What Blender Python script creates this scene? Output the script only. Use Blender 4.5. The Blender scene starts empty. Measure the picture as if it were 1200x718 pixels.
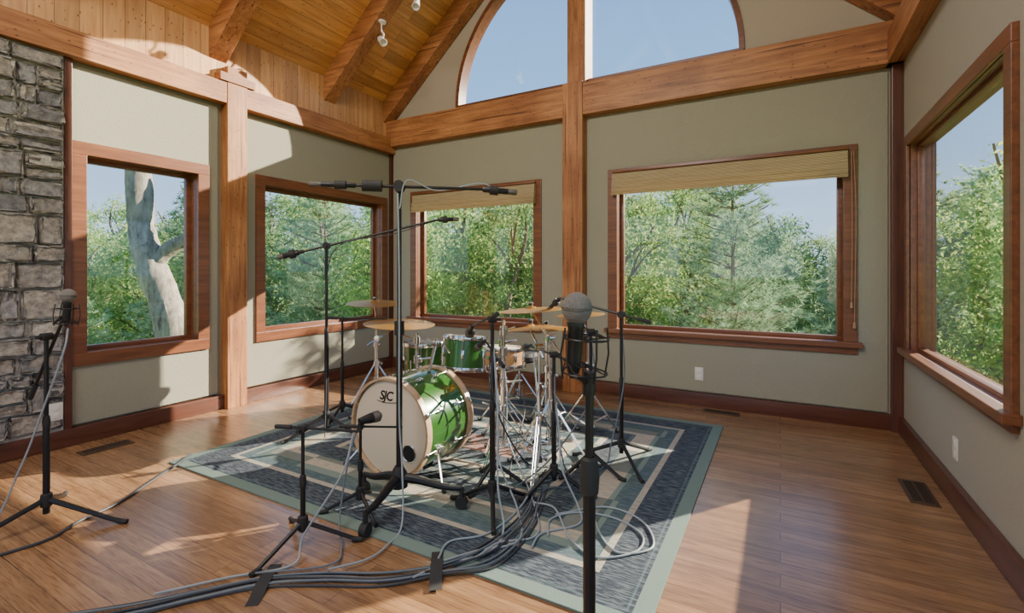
import bpy, bmesh, math, random
from mathutils import Vector, Matrix, Quaternion
random.seed(7)
C = bpy.context.scene.collection
LX, RX, BY, FY = -4.5, 0.834, 4.79, -2.8
CX = (LX+RX)/2
EAVE, SL = 3.42, 0.88
RIDGE = EAVE+(RX-CX)*SL

# ------------------------------------------------------------ materials
def new_mat(name):
    m = bpy.data.materials.new(name); m.use_nodes = True
    nt = m.node_tree; b = nt.nodes['Principled BSDF']
    return m, nt, b
def N(nt, t, **kw):
    n = nt.nodes.new(t)
    for k, v in kw.items(): setattr(n, k, v)
    return n
def L(nt, a, b): nt.links.new(a, b)
def plain(name, col, rough=.5, metal=0., noise=0., nscale=20, bump=0., coat=0.):
    m, nt, b = new_mat(name)
    b.inputs['Base Color'].default_value = (*col, 1)
    b.inputs['Roughness'].default_value = rough
    b.inputs['Metallic'].default_value = metal
    b.inputs['Coat Weight'].default_value = coat
    tc = N(nt, 'ShaderNodeTexCoord'); nz = N(nt, 'ShaderNodeTexNoise')
    nz.inputs['Scale'].default_value = nscale; nz.inputs['Detail'].default_value = 4
    L(nt, tc.outputs['Object'], nz.inputs['Vector'])
    if noise > 0:
        mx = N(nt, 'ShaderNodeMix', data_type='RGBA')
        mx.inputs['A'].default_value = (*[c*(1-noise) for c in col], 1)
        mx.inputs['B'].default_value = (*[min(1, c*(1+noise)) for c in col], 1)
        L(nt, nz.outputs['Fac'], mx.inputs['Factor']); L(nt, mx.outputs['Result'], b.inputs['Base Color'])
    if bump > 0:
        bp = N(nt, 'ShaderNodeBump'); bp.inputs['Strength'].default_value = bump; bp.inputs['Distance'].default_value = .004
        L(nt, nz.outputs['Fac'], bp.inputs['Height']); L(nt, bp.outputs['Normal'], b.inputs['Normal'])
    return m
def wood(name, c1, c2, axis='X', rough=.4, knots=True, coat=.2, planks=None, cracks=False, var=(.66, 1.18)):
    """grain runs along axis; planks=(along, across, length, width, across_scale, seam)"""
    m, nt, b = new_mat(name)
    tc = N(nt, 'ShaderNodeTexCoord'); mp = N(nt, 'ShaderNodeMapping')
    L(nt, tc.outputs['Object'], mp.inputs['Vector'])
    s = [24, 24, 24]; s['XYZ'.index(axis)] = 1.5
    mp.inputs['Scale'].default_value = s
    vec = mp.outputs['Vector']
    base = None
    if planks:
        al, ac, ln, wd, sc, seam = planks
        sp = N(nt, 'ShaderNodeSeparateXYZ'); L(nt, tc.outputs['Object'], sp.inputs[0])
        ml = N(nt, 'ShaderNodeMath', operation='MULTIPLY'); ml.inputs[1].default_value = sc
        L(nt, sp.outputs[ac], ml.inputs[0])
        cb = N(nt, 'ShaderNodeCombineXYZ'); L(nt, sp.outputs[al], cb.inputs[0]); L(nt, ml.outputs[0], cb.inputs[1])
        br = N(nt, 'ShaderNodeTexBrick'); br.offset = .37; br.offset_frequency = 2
        br.inputs['Scale'].default_value = 1; br.inputs['Brick Width'].default_value = ln
        br.inputs['Row Height'].default_value = wd; br.inputs['Mortar Size'].default_value = .0022
        br.inputs['Mortar Smooth'].default_value = .2
        br.inputs['Color1'].default_value = (var[0], var[0]*.985, var[0]*.96, 1); br.inputs['Color2'].default_value = (var[1], var[1]*.985, var[1]*.95, 1)
        br.inputs['Mortar'].default_value = (seam, seam*.93, seam*.87, 1)
        L(nt, cb.outputs[0], br.inputs['Vector']); base = br.outputs['Color']
        sep2 = N(nt, 'ShaderNodeVectorMath', operation='MULTIPLY_ADD')
        L(nt, br.outputs['Color'], sep2.inputs[0]); sep2.inputs[1].default_value = (19, 19, 19)
        L(nt, mp.outputs['Vector'], sep2.inputs[2]); vec = sep2.outputs[0]
    nz = N(nt, 'ShaderNodeTexNoise'); nz.inputs['Scale'].default_value = 1.0; nz.inputs['Detail'].default_value = 7
    nz.inputs['Roughness'].default_value = .62 if planks else .7; nz.inputs['Distortion'].default_value = .8
    L(nt, vec, nz.inputs['Vector'])
    rp = N(nt, 'ShaderNodeValToRGB'); rp.color_ramp.elements[0].position = .34; rp.color_ramp.elements[1].position = .66
    rp.color_ramp.elements[0].color = (*c1, 1); rp.color_ramp.elements[1].color = (*c2, 1)
    L(nt, nz.outputs['Fac'], rp.inputs['Fac']); out = rp.outputs['Color']
    def mult(o, fac_src, p0, p1, dark):
        kr = N(nt, 'ShaderNodeValToRGB'); kr.color_ramp.elements[0].position = p0; kr.color_ramp.elements[1].position = p1
        kr.color_ramp.elements[0].color = (*dark, 1); kr.color_ramp.elements[1].color = (1, 1, 1, 1)
        L(nt, fac_src, kr.inputs['Fac'])
        mk = N(nt, 'ShaderNodeMix', data_type='RGBA', blend_type='MULTIPLY'); mk.inputs['Factor'].default_value = 1
        L(nt, o, mk.inputs['A']); L(nt, kr.outputs['Color'], mk.inputs['B']); return mk.outputs['Result']
    if knots:
        vo = N(nt, 'ShaderNodeTexVoronoi'); mp2 = N(nt, 'ShaderNodeMapping')
        s2 = [6, 6, 6]; s2['XYZ'.index(axis)] = 2.8; mp2.inputs['Scale'].default_value = s2
        L(nt, tc.outputs['Object'], mp2.inputs['Vector']); L(nt, mp2.outputs['Vector'], vo.inputs['Vector'])
        out = mult(out, vo.outputs['Distance'], .07, .17, (.26, .16, .11))
    if cracks:
        n3 = N(nt, 'ShaderNodeTexNoise'); mp3 = N(nt, 'ShaderNodeMapping'); s3 = [40, 40, 40]; s3['XYZ'.index(axis)] = .9
        mp3.inputs['Scale'].default_value = s3; mp3.inputs['Location'].default_value = (5, 3, 8)
        L(nt, tc.outputs['Object'], mp3.inputs['Vector']); L(nt, mp3.outputs['Vector'], n3.inputs['Vector'])
        n3.inputs['Scale'].default_value = 1; n3.inputs['Detail'].default_value = 2
        out = mult(out, n3.outputs['Fac'], .31, .36, (.30, .22, .18))
        n4 = N(nt, 'ShaderNodeTexNoise'); n4.inputs['Scale'].default_value = 1.9; L(nt, tc.outputs['Object'], n4.inputs['Vector'])
        out = mult(out, n4.outputs['Fac'], .38, .58, (.72, .64, .58))
    if base:
        mb = N(nt, 'ShaderNodeMix', data_type='RGBA', blend_type='MULTIPLY'); mb.inputs['Factor'].default_value = 1
        L(nt, out, mb.inputs['A']); L(nt, base, mb.inputs['B']); out = mb.outputs['Result']
    if planks and not knots:
        n5 = N(nt, 'ShaderNodeTexNoise'); mp5 = N(nt, 'ShaderNodeMapping'); s5 = [150, 150, 150]; s5['XYZ'.index(axis)] = 9
        mp5.inputs['Scale'].default_value = s5; L(nt, tc.outputs['Object'], mp5.inputs['Vector']); L(nt, mp5.outputs['Vector'], n5.inputs['Vector'])
        n5.inputs['Scale'].default_value = 1; n5.inputs['Detail'].default_value = 2
        out = mult(out, n5.outputs['Fac'], .34, .5, (.70, .64, .58))
        n6 = N(nt, 'ShaderNodeTexNoise'); n6.inputs['Scale'].default_value = 1.3; n6.inputs['Detail'].default_value = 4; L(nt, tc.outputs['Object'], n6.inputs['Vector'])
        out = mult(out, n6.outputs['Fac'], .38, .62, (.86, .83, .80))
    L(nt, out, b.inputs['Base Color'])
    b.inputs['Roughness'].default_value = rough; b.inputs['Coat Weight'].default_value = coat
    b.inputs['Coat Roughness'].default_value = .25
    bp = N(nt, 'ShaderNodeBump'); bp.inputs['Strength'].default_value = .2; bp.inputs['Distance'].default_value = .003
    L(nt, nz.outputs['Fac'], bp.inputs['Height']); L(nt, bp.outputs['Normal'], b.inputs['Normal'])
    return m

M = {}
for ax in 'XYZ':
    M['beam'+ax] = wood('fir_beam_'+ax, (.27, .098, .032), (.58, .258, .088), ax, .55, cracks=True, coat=.08)
    M['case'+ax] = wood('casing_wood_'+ax, (.12, .038, .015), (.235, .083, .032), ax, .35, knots=False)
    M['base'+ax] = wood('baseboard_wood_'+ax, (.07, .022, .013), (.14, .046, .025), ax, .35, knots=False)
M['floor'] = wood('oak_floor', (.255, .135, .066), (.425, .245, .125), 'X', .27, knots=False, coat=.4, planks=(0, 1, 1.5, .095, 1, .52), var=(.78, 1.14))
M['ceil'] = wood('pine_ceiling', (.55, .245, .078), (.78, .42, .155), 'Y', .42, planks=(1, 0, 2.6, .13, 1.33, .22), var=(.72, 1.12))
M['knee'] = wood('pine_wall', (.54, .26, .095), (.74, .42, .185), 'Z', .5, planks=(2, 1, 3.0, .14, 1, .25), var=(.74, 1.1))
M['fabric'] = plain('sage_fabric', (.315, .305, .232), .95, noise=.18, nscale=110, bump=.7)
M['fabric_r'] = plain('beige_fabric', (.38, .36, .295), .95, noise=.10, nscale=140, bump=.4)
M['plaster'] = plain('tan_plaster', (.43, .37, .28), .9, noise=.05, nscale=60, bump=.15)
M['chrome'] = plain('chrome', (.72, .72, .73), .14, 1)
M['black'] = plain('black_metal', (.014, .014, .016), .38, .2, noise=.2)
M['rubber'] = plain('black_rubber', (.02, .02, .02), .7, noise=.2)
M['tape'] = plain('black_cloth_tape', (.03, .03, .032), .85, noise=.3)
M['grille'] = plain('mic_grille', (.17, .155, .14), .45, .8, noise=.5, nscale=900, bump=.6)
M['grille2'] = plain('silver_mic_grille', (.26, .245, .23), .5, .45, noise=.6, nscale=700, bump=1)
M['greenshell'] = plain('green_lacquer', (.026, .115, .014), .28, .15, noise=.25, nscale=400, coat=.7)
M['head'] = plain('cream_drumhead', (.70, .60, .45), .5, noise=.05, nscale=6)
M['hoopwood'] = wood('pale_maple_hoop', (.40, .25, .14), (.58, .41, .26), 'X', .35, knots=False)
M['snarewood'] = wood('maple_shell', (.36, .19, .08), (.50, .29, .14), 'X', .3, knots=False)
M['ink'] = plain('black_ink', (.01, .01, .01), .5)
M['cable'] = plain('grey_cable', (.13, .155, .18), .5, noise=.15)
M['cable3'] = plain('pale_grey_cable', (.30, .35, .38), .5, noise=.15)
M['cable2'] = plain('dark_cable', (.04, .045, .055), .55, noise=.15)
M['plastic'] = plain('ivory_plastic', (.72, .70, .65), .4)
M['vent'] = plain('vent_brown', (.10, .06, .035), .5, .3)
M['ventdark'] = plain('vent_slot', (.008, .006, .005), .8)
M['white'] = plain('white_enamel', (.78, .76, .72), .35)
M['cord'] = plain('tan_cord', (.36, .24, .13), .8)

def cymbal_mat():
    m, nt, b = new_mat('bronze_cymbal')
    tc = N(nt, 'ShaderNodeTexCoord')
    l = N(nt, 'ShaderNodeVectorMath', operation='LENGTH'); L(nt, tc.outputs['Object'], l.inputs[0])
    nz = N(nt, 'ShaderNodeTexNoise', noise_dimensions='1D'); nz.inputs['Scale'].default_value = 260; L(nt, l.outputs['Value'], nz.inputs['W'])
    rp = N(nt, 'ShaderNodeValToRGB'); rp.color_ramp.elements[0].color = (.44, .22, .05, 1); rp.color_ramp.elements[1].color = (.78, .46, .13, 1)
    L(nt, nz.outputs['Fac'], rp.inputs['Fac']); L(nt, rp.outputs['Color'], b.inputs['Base Color'])
    b.inputs['Metallic'].default_value = .85; b.inputs['Roughness'].default_value = .42
    bp = N(nt, 'ShaderNodeBump'); bp.inputs['Strength'].default_value = .3; bp.inputs['Distance'].default_value = .001
    L(nt, nz.outputs['Fac'], bp.inputs['Height']); L(nt, bp.outputs['Normal'], b.inputs['Normal'])
    return m
M['cymbal'] = cymbal_mat()

def glass_mat():
    m = bpy.data.materials.new('window_glass'); m.use_nodes = True; nt = m.node_tree; nt.nodes.clear()
    o = N(nt, 'ShaderNodeOutputMaterial'); t = N(nt, 'ShaderNodeBsdfTransparent'); g = N(nt, 'ShaderNodeBsdfGlossy')
    g.inputs['Roughness'].default_value = .02; t.inputs['Color'].default_value = (.97, .985, .98, 1)
    f = N(nt, 'ShaderNodeLayerWeight'); f.inputs['Blend'].default_value = .5
    p = N(nt, 'ShaderNodeMath', operation='POWER'); p.inputs[1].default_value = 4; L(nt, f.outputs['Facing'], p.inputs[0])
    q = N(nt, 'ShaderNodeMath', operation='MULTIPLY_ADD'); q.inputs[1].default_value = .75; q.inputs[2].default_value = .06; L(nt, p.outputs[0], q.inputs[0])
    mx = N(nt, 'ShaderNodeMixShader'); L(nt, q.outputs[0], mx.inputs[0]); L(nt, t.outputs[0], mx.inputs[1]); L(nt, g.outputs[0], mx.inputs[2])
    L(nt, mx.outputs[0], o.inputs[0]); return m
M['glass'] = glass_mat()

def leaf_mat(name, cols, trans=.5):
    m = bpy.data.materials.new(name); m.use_nodes = True; nt = m.node_tree; nt.nodes.clear()
    o = N(nt, 'ShaderNodeOutputMaterial'); d = N(nt, 'ShaderNodeBsdfDiffuse'); t = N(nt, 'ShaderNodeBsdfTranslucent')
    ge = N(nt, 'ShaderNodeNewGeometry'); oi = N(nt, 'ShaderNodeObjectInfo')
    rp = N(nt, 'ShaderNodeValToRGB'); cr = rp.color_ramp
    cr.elements[0].color = (*cols[0], 1); cr.elements[1].color = (*cols[-1], 1)
    for i, c in enumerate(cols[1:-1]):
        e = cr.elements.new((i+1)/(len(cols)-1)); e.color = (*c, 1)
    L(nt, ge.outputs['Random Per Island'], rp.inputs['Fac'])
    hs = N(nt, 'ShaderNodeHueSaturation'); mr = N(nt, 'ShaderNodeMapRange'); hs.inputs['Saturation'].default_value = .92
    mr.inputs['To Min'].default_value = .8; mr.inputs['To Max'].default_value = 1.35
    L(nt, oi.outputs['Random'], mr.inputs['Value']); L(nt, mr.outputs[0], hs.inputs['Value']); L(nt, rp.outputs['Color'], hs.inputs['Color'])
    L(nt, hs.outputs[0], d.inputs['Color']); L(nt, hs.outputs[0], t.inputs['Color'])
    mx = N(nt, 'ShaderNodeMixShader'); mx.inputs[0].default_value = trans
    L(nt, d.outputs[0], mx.inputs[1]); L(nt, t.outputs[0], mx.inputs[2]); L(nt, mx.outputs[0], o.inputs[0]); return m
M['leaf'] = leaf_mat('green_leaves', [(.12, .24, .07), (.22, .39, .10), (.36, .51, .14), (.50, .55, .18)])
M['leaf2'] = leaf_mat('deep_leaves', [(.10, .20, .08), (.17, .30, .12), (.28, .41, .17)])
M['needle'] = leaf_mat('pine_needles', [(.22, .38, .21), (.37, .54, .30), (.56, .69, .44)], .4)
M['bark2'] = plain('dark_bark', (.20, .15, .10), .9, noise=.4, nscale=14, bump=1)
M['grass'] = plain('grass', (.22, .34, .10), .95, noise=.4, nscale=3)
def bark_mat():
    m, nt, b = new_mat('mottled_bark'); tc = N(nt, 'ShaderNodeTexCoord'); mp = N(nt, 'ShaderNodeMapping'); mp.inputs['Scale'].default_value = (9, 9, 3)
    nz = N(nt, 'ShaderNodeTexNoise'); nz.inputs['Scale'].default_value = 1; nz.inputs['Detail'].default_value = 9; nz.inputs['Roughness'].default_value = .75
    L(nt, tc.outputs['Object'], mp.inputs['Vector']); L(nt, mp.outputs['Vector'], nz.inputs['Vector'])
    rp = N(nt, 'ShaderNodeValToRGB'); cr = rp.color_ramp; cr.elements[0].position = .36; cr.elements[0].color = (.12, .10, .08, 1); cr.elements[1].position = .62; cr.elements[1].color = (.47, .41, .33, 1)
    e = cr.elements.new(.47); e.color = (.30, .26, .21, 1)
    L(nt, nz.outputs['Fac'], rp.inputs['Fac']); L(nt, rp.outputs['Color'], b.inputs['Base Color']); b.inputs['Roughness'].default_value = .95
    bp = N(nt, 'ShaderNodeBump'); bp.inputs['Strength'].default_value = .7; bp.inputs['Distance'].default_value = .02
    L(nt, nz.outputs['Fac'], bp.inputs['Height']); L(nt, bp.outputs['Normal'], b.inputs['Normal']); return m
M['bark'] = bark_mat()

def stone_mat():
    m, nt, b = new_mat('fieldstone')
    ge = N(nt, 'ShaderNodeNewGeometry'); rp = N(nt, 'ShaderNodeValToRGB'); cr = rp.color_ramp
    cr.elements[0].color = (.17, .175, .185, 1); cr.elements[1].color = (.55, .52, .47, 1)
    for p, c in ((.2, (.30, .30, .305)), (.45, (.42, .375, .32)), (.65, (.34, .345, .36)), (.85, (.47, .43, .375))):
        e = cr.elements.new(p); e.color = (*c, 1)
    L(nt, ge.outputs['Random Per Island'], rp.inputs['Fac'])
    tc = N(nt, 'ShaderNodeTexCoord'); nz = N(nt, 'ShaderNodeTexNoise'); nz.inputs['Scale'].default_value = 24; nz.inputs['Detail'].default_value = 9; nz.inputs['Roughness'].default_value = .7
    L(nt, tc.outputs['Object'], nz.inputs['Vector'])
    r2 = N(nt, 'ShaderNodeValToRGB'); r2.color_ramp.elements[0].color = (.52, .52, .55, 1); r2.color_ramp.elements[1].color = (1.28, 1.25, 1.20, 1)
    r2.color_ramp.elements[0].position = .36; r2.color_ramp.elements[1].position = .64
    L(nt, nz.outputs['Fac'], r2.inputs['Fac'])
    mx = N(nt, 'ShaderNodeMix', data_type='RGBA', blend_type='MULTIPLY'); mx.inputs['Factor'].default_value = 1
    L(nt, rp.outputs['Color'], mx.inputs['A']); L(nt, r2.outputs['Color'], mx.inputs['B']); L(nt, mx.outputs['Result'], b.inputs['Base Color'])
    b.inputs['Roughness'].default_value = .9
    bp = N(nt, 'ShaderNodeBump'); bp.inputs['Strength'].default_value = 1; bp.inputs['Distance'].default_value = .024
    L(nt, nz.outputs['Fac'], bp.inputs['Height']); L(nt, bp.outputs['Normal'], b.inputs['Normal']); return m
M['stone'] = stone_mat(); M['mortar'] = plain('mortar', (.50, .48, .44), .95, noise=.2, nscale=40, bump=.8)

def blind_mat():
    m, nt, b = new_mat('woven_bamboo')
    tc = N(nt, 'ShaderNodeTexCoord'); wv = N(nt, 'ShaderNodeTexWave', bands_direction='Z'); wv.inputs['Scale'].default_value = 30
    wv.inputs['Distortion'].default_value = 1.5; wv.inputs['Detail'].default_value = 2
    L(nt, tc.outputs['Object'], wv.inputs['Vector'])
    nz = N(nt, 'ShaderNodeTexNoise'); mp = N(nt, 'ShaderNodeMapping'); mp.inputs['Scale'].default_value = (3, 3, 120)
    L(nt, tc.outputs['Object'], mp.inputs['Vector']); L(nt, mp.outputs['Vector'], nz.inputs['Vector']); nz.inputs['Scale'].default_value = 1.5
    ad = N(nt, 'ShaderNodeMath', operation='MULTIPLY'); L(nt, wv.outputs['Fac'], ad.inputs[0]); L(nt, nz.outputs['Fac'], ad.inputs[1])
    rp = N(nt, 'ShaderNodeValToRGB'); rp.color_ramp.elements[0].color = (.36, .25, .12, 1); rp.color_ramp.elements[1].color = (.80, .68, .45, 1)
    rp.color_ramp.elements[1].position = .5
    L(nt, ad.outputs[0], rp.inputs['Fac']); L(nt, rp.outputs['Color'], b.inputs['Base Color'])
    b.inputs['Roughness'].default_value = .8
    t = N(nt, 'ShaderNodeBsdfTranslucent'); L(nt, rp.outputs['Color'], t.inputs['Color'])
    mx = N(nt, 'ShaderNodeMixShader'); mx.inputs[0].default_value = .4; o = nt.nodes['Material Output']
    L(nt, b.outputs[0], mx.inputs[1]); L(nt, t.outputs[0], mx.inputs[2]); L(nt, mx.outputs[0], o.inputs[0]); return m
M['blind'] = blind_mat()

RHX, RHY = 1.545, 1.28
def rug_mat():
    m, nt, b = new_mat('woven_rug')
    tc = N(nt, 'ShaderNodeTexCoord'); sp = N(nt, 'ShaderNodeSeparateXYZ'); L(nt, tc.outputs['Object'], sp.inputs[0])
    def mth(op, a, bb=None):
        n = N(nt, 'ShaderNodeMath', operation=op)
        for i, v in enumerate((a, bb)):
            if v is None: continue
            if isinstance(v, (int, float)): n.inputs[i].default_value = v
            else: L(nt, v, n.inputs[i])
        return n.outputs[0]
    dx = mth('SUBTRACT', RHX, mth('ABSOLUTE', sp.outputs[0])); dy = mth('SUBTRACT', RHY, mth('ABSOLUTE', sp.outputs[1]))
    d = mth('DIVIDE', mth('MINIMUM', dx, dy), 1.3)
    rp = N(nt, 'ShaderNodeValToRGB'); cr = rp.color_ramp; cr.interpolation = 'CONSTANT'
    sage = (.165, .235, .205); navy = (.025, .037, .057); beige = (.43, .39, .305); teal = (.06, .105, .12); brick = (.27, .15, .12)
    seq = [(0, sage), (.070, navy), (.085, teal), (.095, navy), (.25, beige), (.285, teal), (.36, sage), (.42, beige), (.55, teal), (.58, navy), (.72, beige), (.77, teal), (.86, beige), (.96, teal), (1.04, navy), (1.14, brick)]
    cr.elements[0].color = (*seq[0][1], 1); cr.elements[1].position = seq[1][0]/1.3; cr.elements[1].color = (*seq[1][1], 1)
    for p, c in seq[2:]:
        e = cr.elements.new(p/1.3); e.color = (*c, 1)
    L(nt, d, rp.inputs['Fac'])
    mp = N(nt, 'ShaderNodeMapping'); mp.inputs['Scale'].default_value = (16, 130, 1); L(nt, tc.outputs['Object'], mp.inputs['Vector'])
    nz = N(nt, 'ShaderNodeTexNoise'); nz.inputs['Scale'].default_value = 1; nz.inputs['Detail'].default_value = 2; L(nt, mp.outputs['Vector'], nz.inputs['Vector'])
    st = N(nt, 'ShaderNodeValToRGB'); st.color_ramp.elements[0].position = .48; st.color_ramp.elements[1].position = .58
    st.color_ramp.elements[0].color = (0, 0, 0, 1); st.color_ramp.elements[1].color = (1, 1, 1, 1); L(nt, nz.outputs['Fac'], st.inputs['Fac'])
    bk = N(nt, 'ShaderNodeTexChecker'); bk.inputs['Scale'].default_value = 2.6; L(nt, tc.outputs['Object'], bk.inputs['Vector'])
    bk.inputs['Color1'].default_value = (1.15, 1.1, 1.05, 1); bk.inputs['Color2'].default_value = (.40, .48, .50, 1)
    ins = mth('GREATER_THAN', d, .36/1.3)
    mb = N(nt, 'ShaderNodeMix', data_type='RGBA', blend_type='MULTIPLY'); L(nt, ins, mb.inputs['Factor'])
    L(nt, rp.outputs['Color'], mb.inputs['A']); L(nt, bk.outputs['Color'], mb.inputs['B'])
    mx = N(nt, 'ShaderNodeMix', data_type='RGBA'); mx.inputs['B'].default_value = (.185, .225, .245, 1)
    fac = mth('MULTIPLY', st.outputs['Color'], mth('GREATER_THAN', d, .07/1.3)); fac2 = mth('MULTIPLY', fac, .5)
    L(nt, fac2, mx.inputs['Factor']); L(nt, mb.outputs['Result'], mx.inputs['A'])
    L(nt, mx.outputs['Result'], b.inputs['Base Color']); b.inputs['Roughness'].default_value = .97
    n2 = N(nt, 'ShaderNodeTexNoise'); n2.inputs['Scale'].default_value = 300; L(nt, tc.outputs['Object'], n2.inputs['Vector'])
    bp = N(nt, 'ShaderNodeBump'); bp.inputs['Strength'].default_value = .6; bp.inputs['Distance'].default_value = .004
    L(nt, n2.outputs['Fac'], bp.inputs['Height']); L(nt, bp.outputs['Normal'], b.inputs['Normal']); return m
M['rug'] = rug_mat()

# ------------------------------------------------------------ mesh helpers
def frame(d):
    d = Vector(d).normalized(); up = Vector((0, 0, 1)) if abs(d.z) < .95 else Vector((1, 0, 0))
    a = d.cross(up).normalized(); return a, a.cross(d).normalized(), d
def mat_to(pos, d):
    a, b_, c = frame(d); m = Matrix((a, b_, c)).transposed()
    if m.determinant() < 0: m = Matrix((-a, b_, c)).transposed()
    return Matrix.Translation(Vector(pos)) @ m.to_4x4()
def tube(bm, pts, r, seg=8, cap=True):
    pts = [Vector(p) for p in pts]; n = len(pts); rs = r if isinstance(r, (list, tuple)) else [r]*n
    rings = []; a, b_, _ = frame(pts[1]-pts[0])
    for i, p in enumerate(pts):
        t = (pts[min(i+1, n-1)]-pts[max(i-1, 0)]).normalized()
        a = (a - t*a.dot(t))
        a = a.normalized() if a.length > 1e-5 else frame(t)[0]
        b_ = t.cross(a)
        rings.append([bm.verts.new(p+(a*math.cos(2*math.pi*k/seg)+b_*math.sin(2*math.pi*k/seg))*rs[i]) for k in range(seg)])
    for i in range(n-1):
        for k in range(seg):
            bm.faces.new((rings[i][k], rings[i][(k+1) % seg], rings[i+1][(k+1) % seg], rings[i+1][k]))
    if cap:
        bm.faces.new(rings[0][::-1]); bm.faces.new(rings[-1])
def lathe(bm, prof, mtx=Matrix.Identity(4), seg=32, close=False):
    rings = []
    for r, z in prof:
        if r < 1e-6: rings.append([bm.verts.new(mtx @ Vector((0, 0, z)))])
        else: rings.append([bm.verts.new(mtx @ Vector((r*math.cos(2*math.pi*k/seg), r*math.sin(2*math.pi*k/seg), z))) for k in range(seg)])
    prs = [(rings[i], rings[i+1]) for i in range(len(rings)-1)]
    if close: prs.append((rings[-1], rings[0]))
    for A, B in prs:
        if len(A) == 1 and len(B) == 1: continue
        for k in range(seg):
            k2 = (k+1) % seg
            if len(A) == 1: bm.faces.new((A[0], B[k2], B[k]))
            elif len(B) == 1: bm.faces.new((A[k], A[k2], B[0]))
            else: bm.faces.new((A[k], A[k2], B[k2], B[k]))
def torus(bm, mtx, R, r, seg=32, s2=8):
    lathe(bm, [(R+r*math.cos(2*math.pi*k/s2), r*math.sin(2*math.pi*k/s2)) for k in range(s2)], mtx, seg, close=True)
def box(bm, lo, hi, bev=0., mtx=None):
    lo = Vector(lo); hi = Vector(hi); c = (lo+hi)/2; s = hi-lo
    m = Matrix.Translation(c) @ Matrix.Diagonal((abs(s.x), abs(s.y), abs(s.z), 1))
    if mtx is not None: m = mtx @ m
    r = bmesh.ops.create_cube(bm, size=1, matrix=m)
    if bev > 0:
        es = set(e for v in r['verts'] for e in v.link_edges)
        bmesh.ops.bevel(bm, geom=list(es), offset=bev, segments=2, affect='EDGES', profile=.6)
def smoothpath(pts, n=6):
    P = [Vector(p) for p in pts]; P = [P[0]*2-P[1]]+P+[P[-1]*2-P[-2]]; out = []
    for i in range(1, len(P)-2):
        for k in range(n):
            t = k/n; a, b_, c, d = P[i-1:i+3]
            out.append(.5*((2*b_)+(c-a)*t+(2*a-5*b_+4*c-d)*t*t+(3*b_-a-3*c+d)*t*t*t))
    out.append(P[-2]); return out
def bm_obj(name, bm, mat, origin=(0, 0, 0), parent=None, label=None, flat=False):
    o_ = Vector(origin)
    bmesh.ops.recalc_face_normals(bm, faces=bm.faces[:])
    for v in bm.verts: v.co -= o_
    for f in bm.faces: f.smooth = not flat
    for e in bm.edges:
        if len(e.link_faces) == 2 and e.calc_face_angle(0) > .6: e.smooth = False
    me = bpy.data.meshes.new(name); bm.to_mesh(me); bm.free(); me.materials.append(mat)
    ob = bpy.data.objects.new(name, me); C.objects.link(ob)
    if parent is not None: ob.parent = parent
    else: ob.location = o_
    if label: ob['label'] = label
    return ob
class Thing:
    def __init__(s, name, origin, label, category, group=None):
        s.o = Vector(origin); s.e = bpy.data.objects.new(name, None); s.e.location = s.o; s.e.empty_display_size = .1
        C.objects.link(s.e); s.e['label'] = label; s.e['category'] = category
        if group: s.e['group'] = group
    def part(s, name, bm, mat, label=None, parent=None):
        ob = bm_obj(name, bm, mat, s.o, s.e, label)
        if parent is not None: ob.parent = parent
        return ob
def struct(ob, label=None, cat=None):
    ob['kind'] = 'structure'
    if label: ob['label'] = label
    if cat: ob['category'] = cat
    return ob
def thing_mesh(ob, label, cat, group=None):
    ob['label'] = label; ob['category'] = cat
    if group: ob['group'] = group
    return ob

mL = lambda u, v, w: Vector((LX+w, u, v))
mB = lambda u, v, w: Vector((u, BY-w, v))
mR = lambda u, v, w: Vector((RX-w, u, v))
mF = lambda u, v, w: Vector((u, FY+w, v))
def mbox(bm, mp, u0, u1, v0, v1, w0, w1, bev=0.):
    a = mp(u0, v0, w0); b_ = mp(u1, v1, w1)
    box(bm, (min(a.x, b_.x), min(a.y, b_.y), min(a.z, b_.z)), (max(a.x, b_.x), max(a.y, b_.y), max(a.z, b_.z)), bev)
def flat_bm(mp, outer, holes, w0, w1):
    cu = bpy.data.curves.new('t', 'CURVE'); cu.dimensions = '2D'; cu.fill_mode = 'BOTH'; cu.extrude = abs(w1-w0)/2
    for poly in [outer]+holes:
        s = cu.splines.new('POLY'); s.points.add(len(poly)-1)
        for i, (x, y) in enumerate(poly): s.points[i].co = (x, y, 0, 1)
        s.use_cyclic_u = True
    ob = bpy.data.objects.new('t', cu); C.objects.link(ob); bpy.context.view_layer.update()
    dg = bpy.context.evaluated_depsgraph_get(); me = bpy.data.meshes.new_from_object(ob.evaluated_get(dg))
    bm = bmesh.new(); bm.from_mesh(me); bpy.data.objects.remove(ob); bpy.data.meshes.remove(me)
    bmesh.ops.remove_doubles(bm, verts=bm.verts[:], dist=1e-5)
    wm = (w0+w1)/2
    for v in bm.verts: v.co = mp(v.co.x, v.co.y, wm+v.co.z)
    return bm
def rect(u0, u1, v0, v1): return [(u0, v0), (u1, v0), (u1, v1), (u0, v1)]

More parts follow.
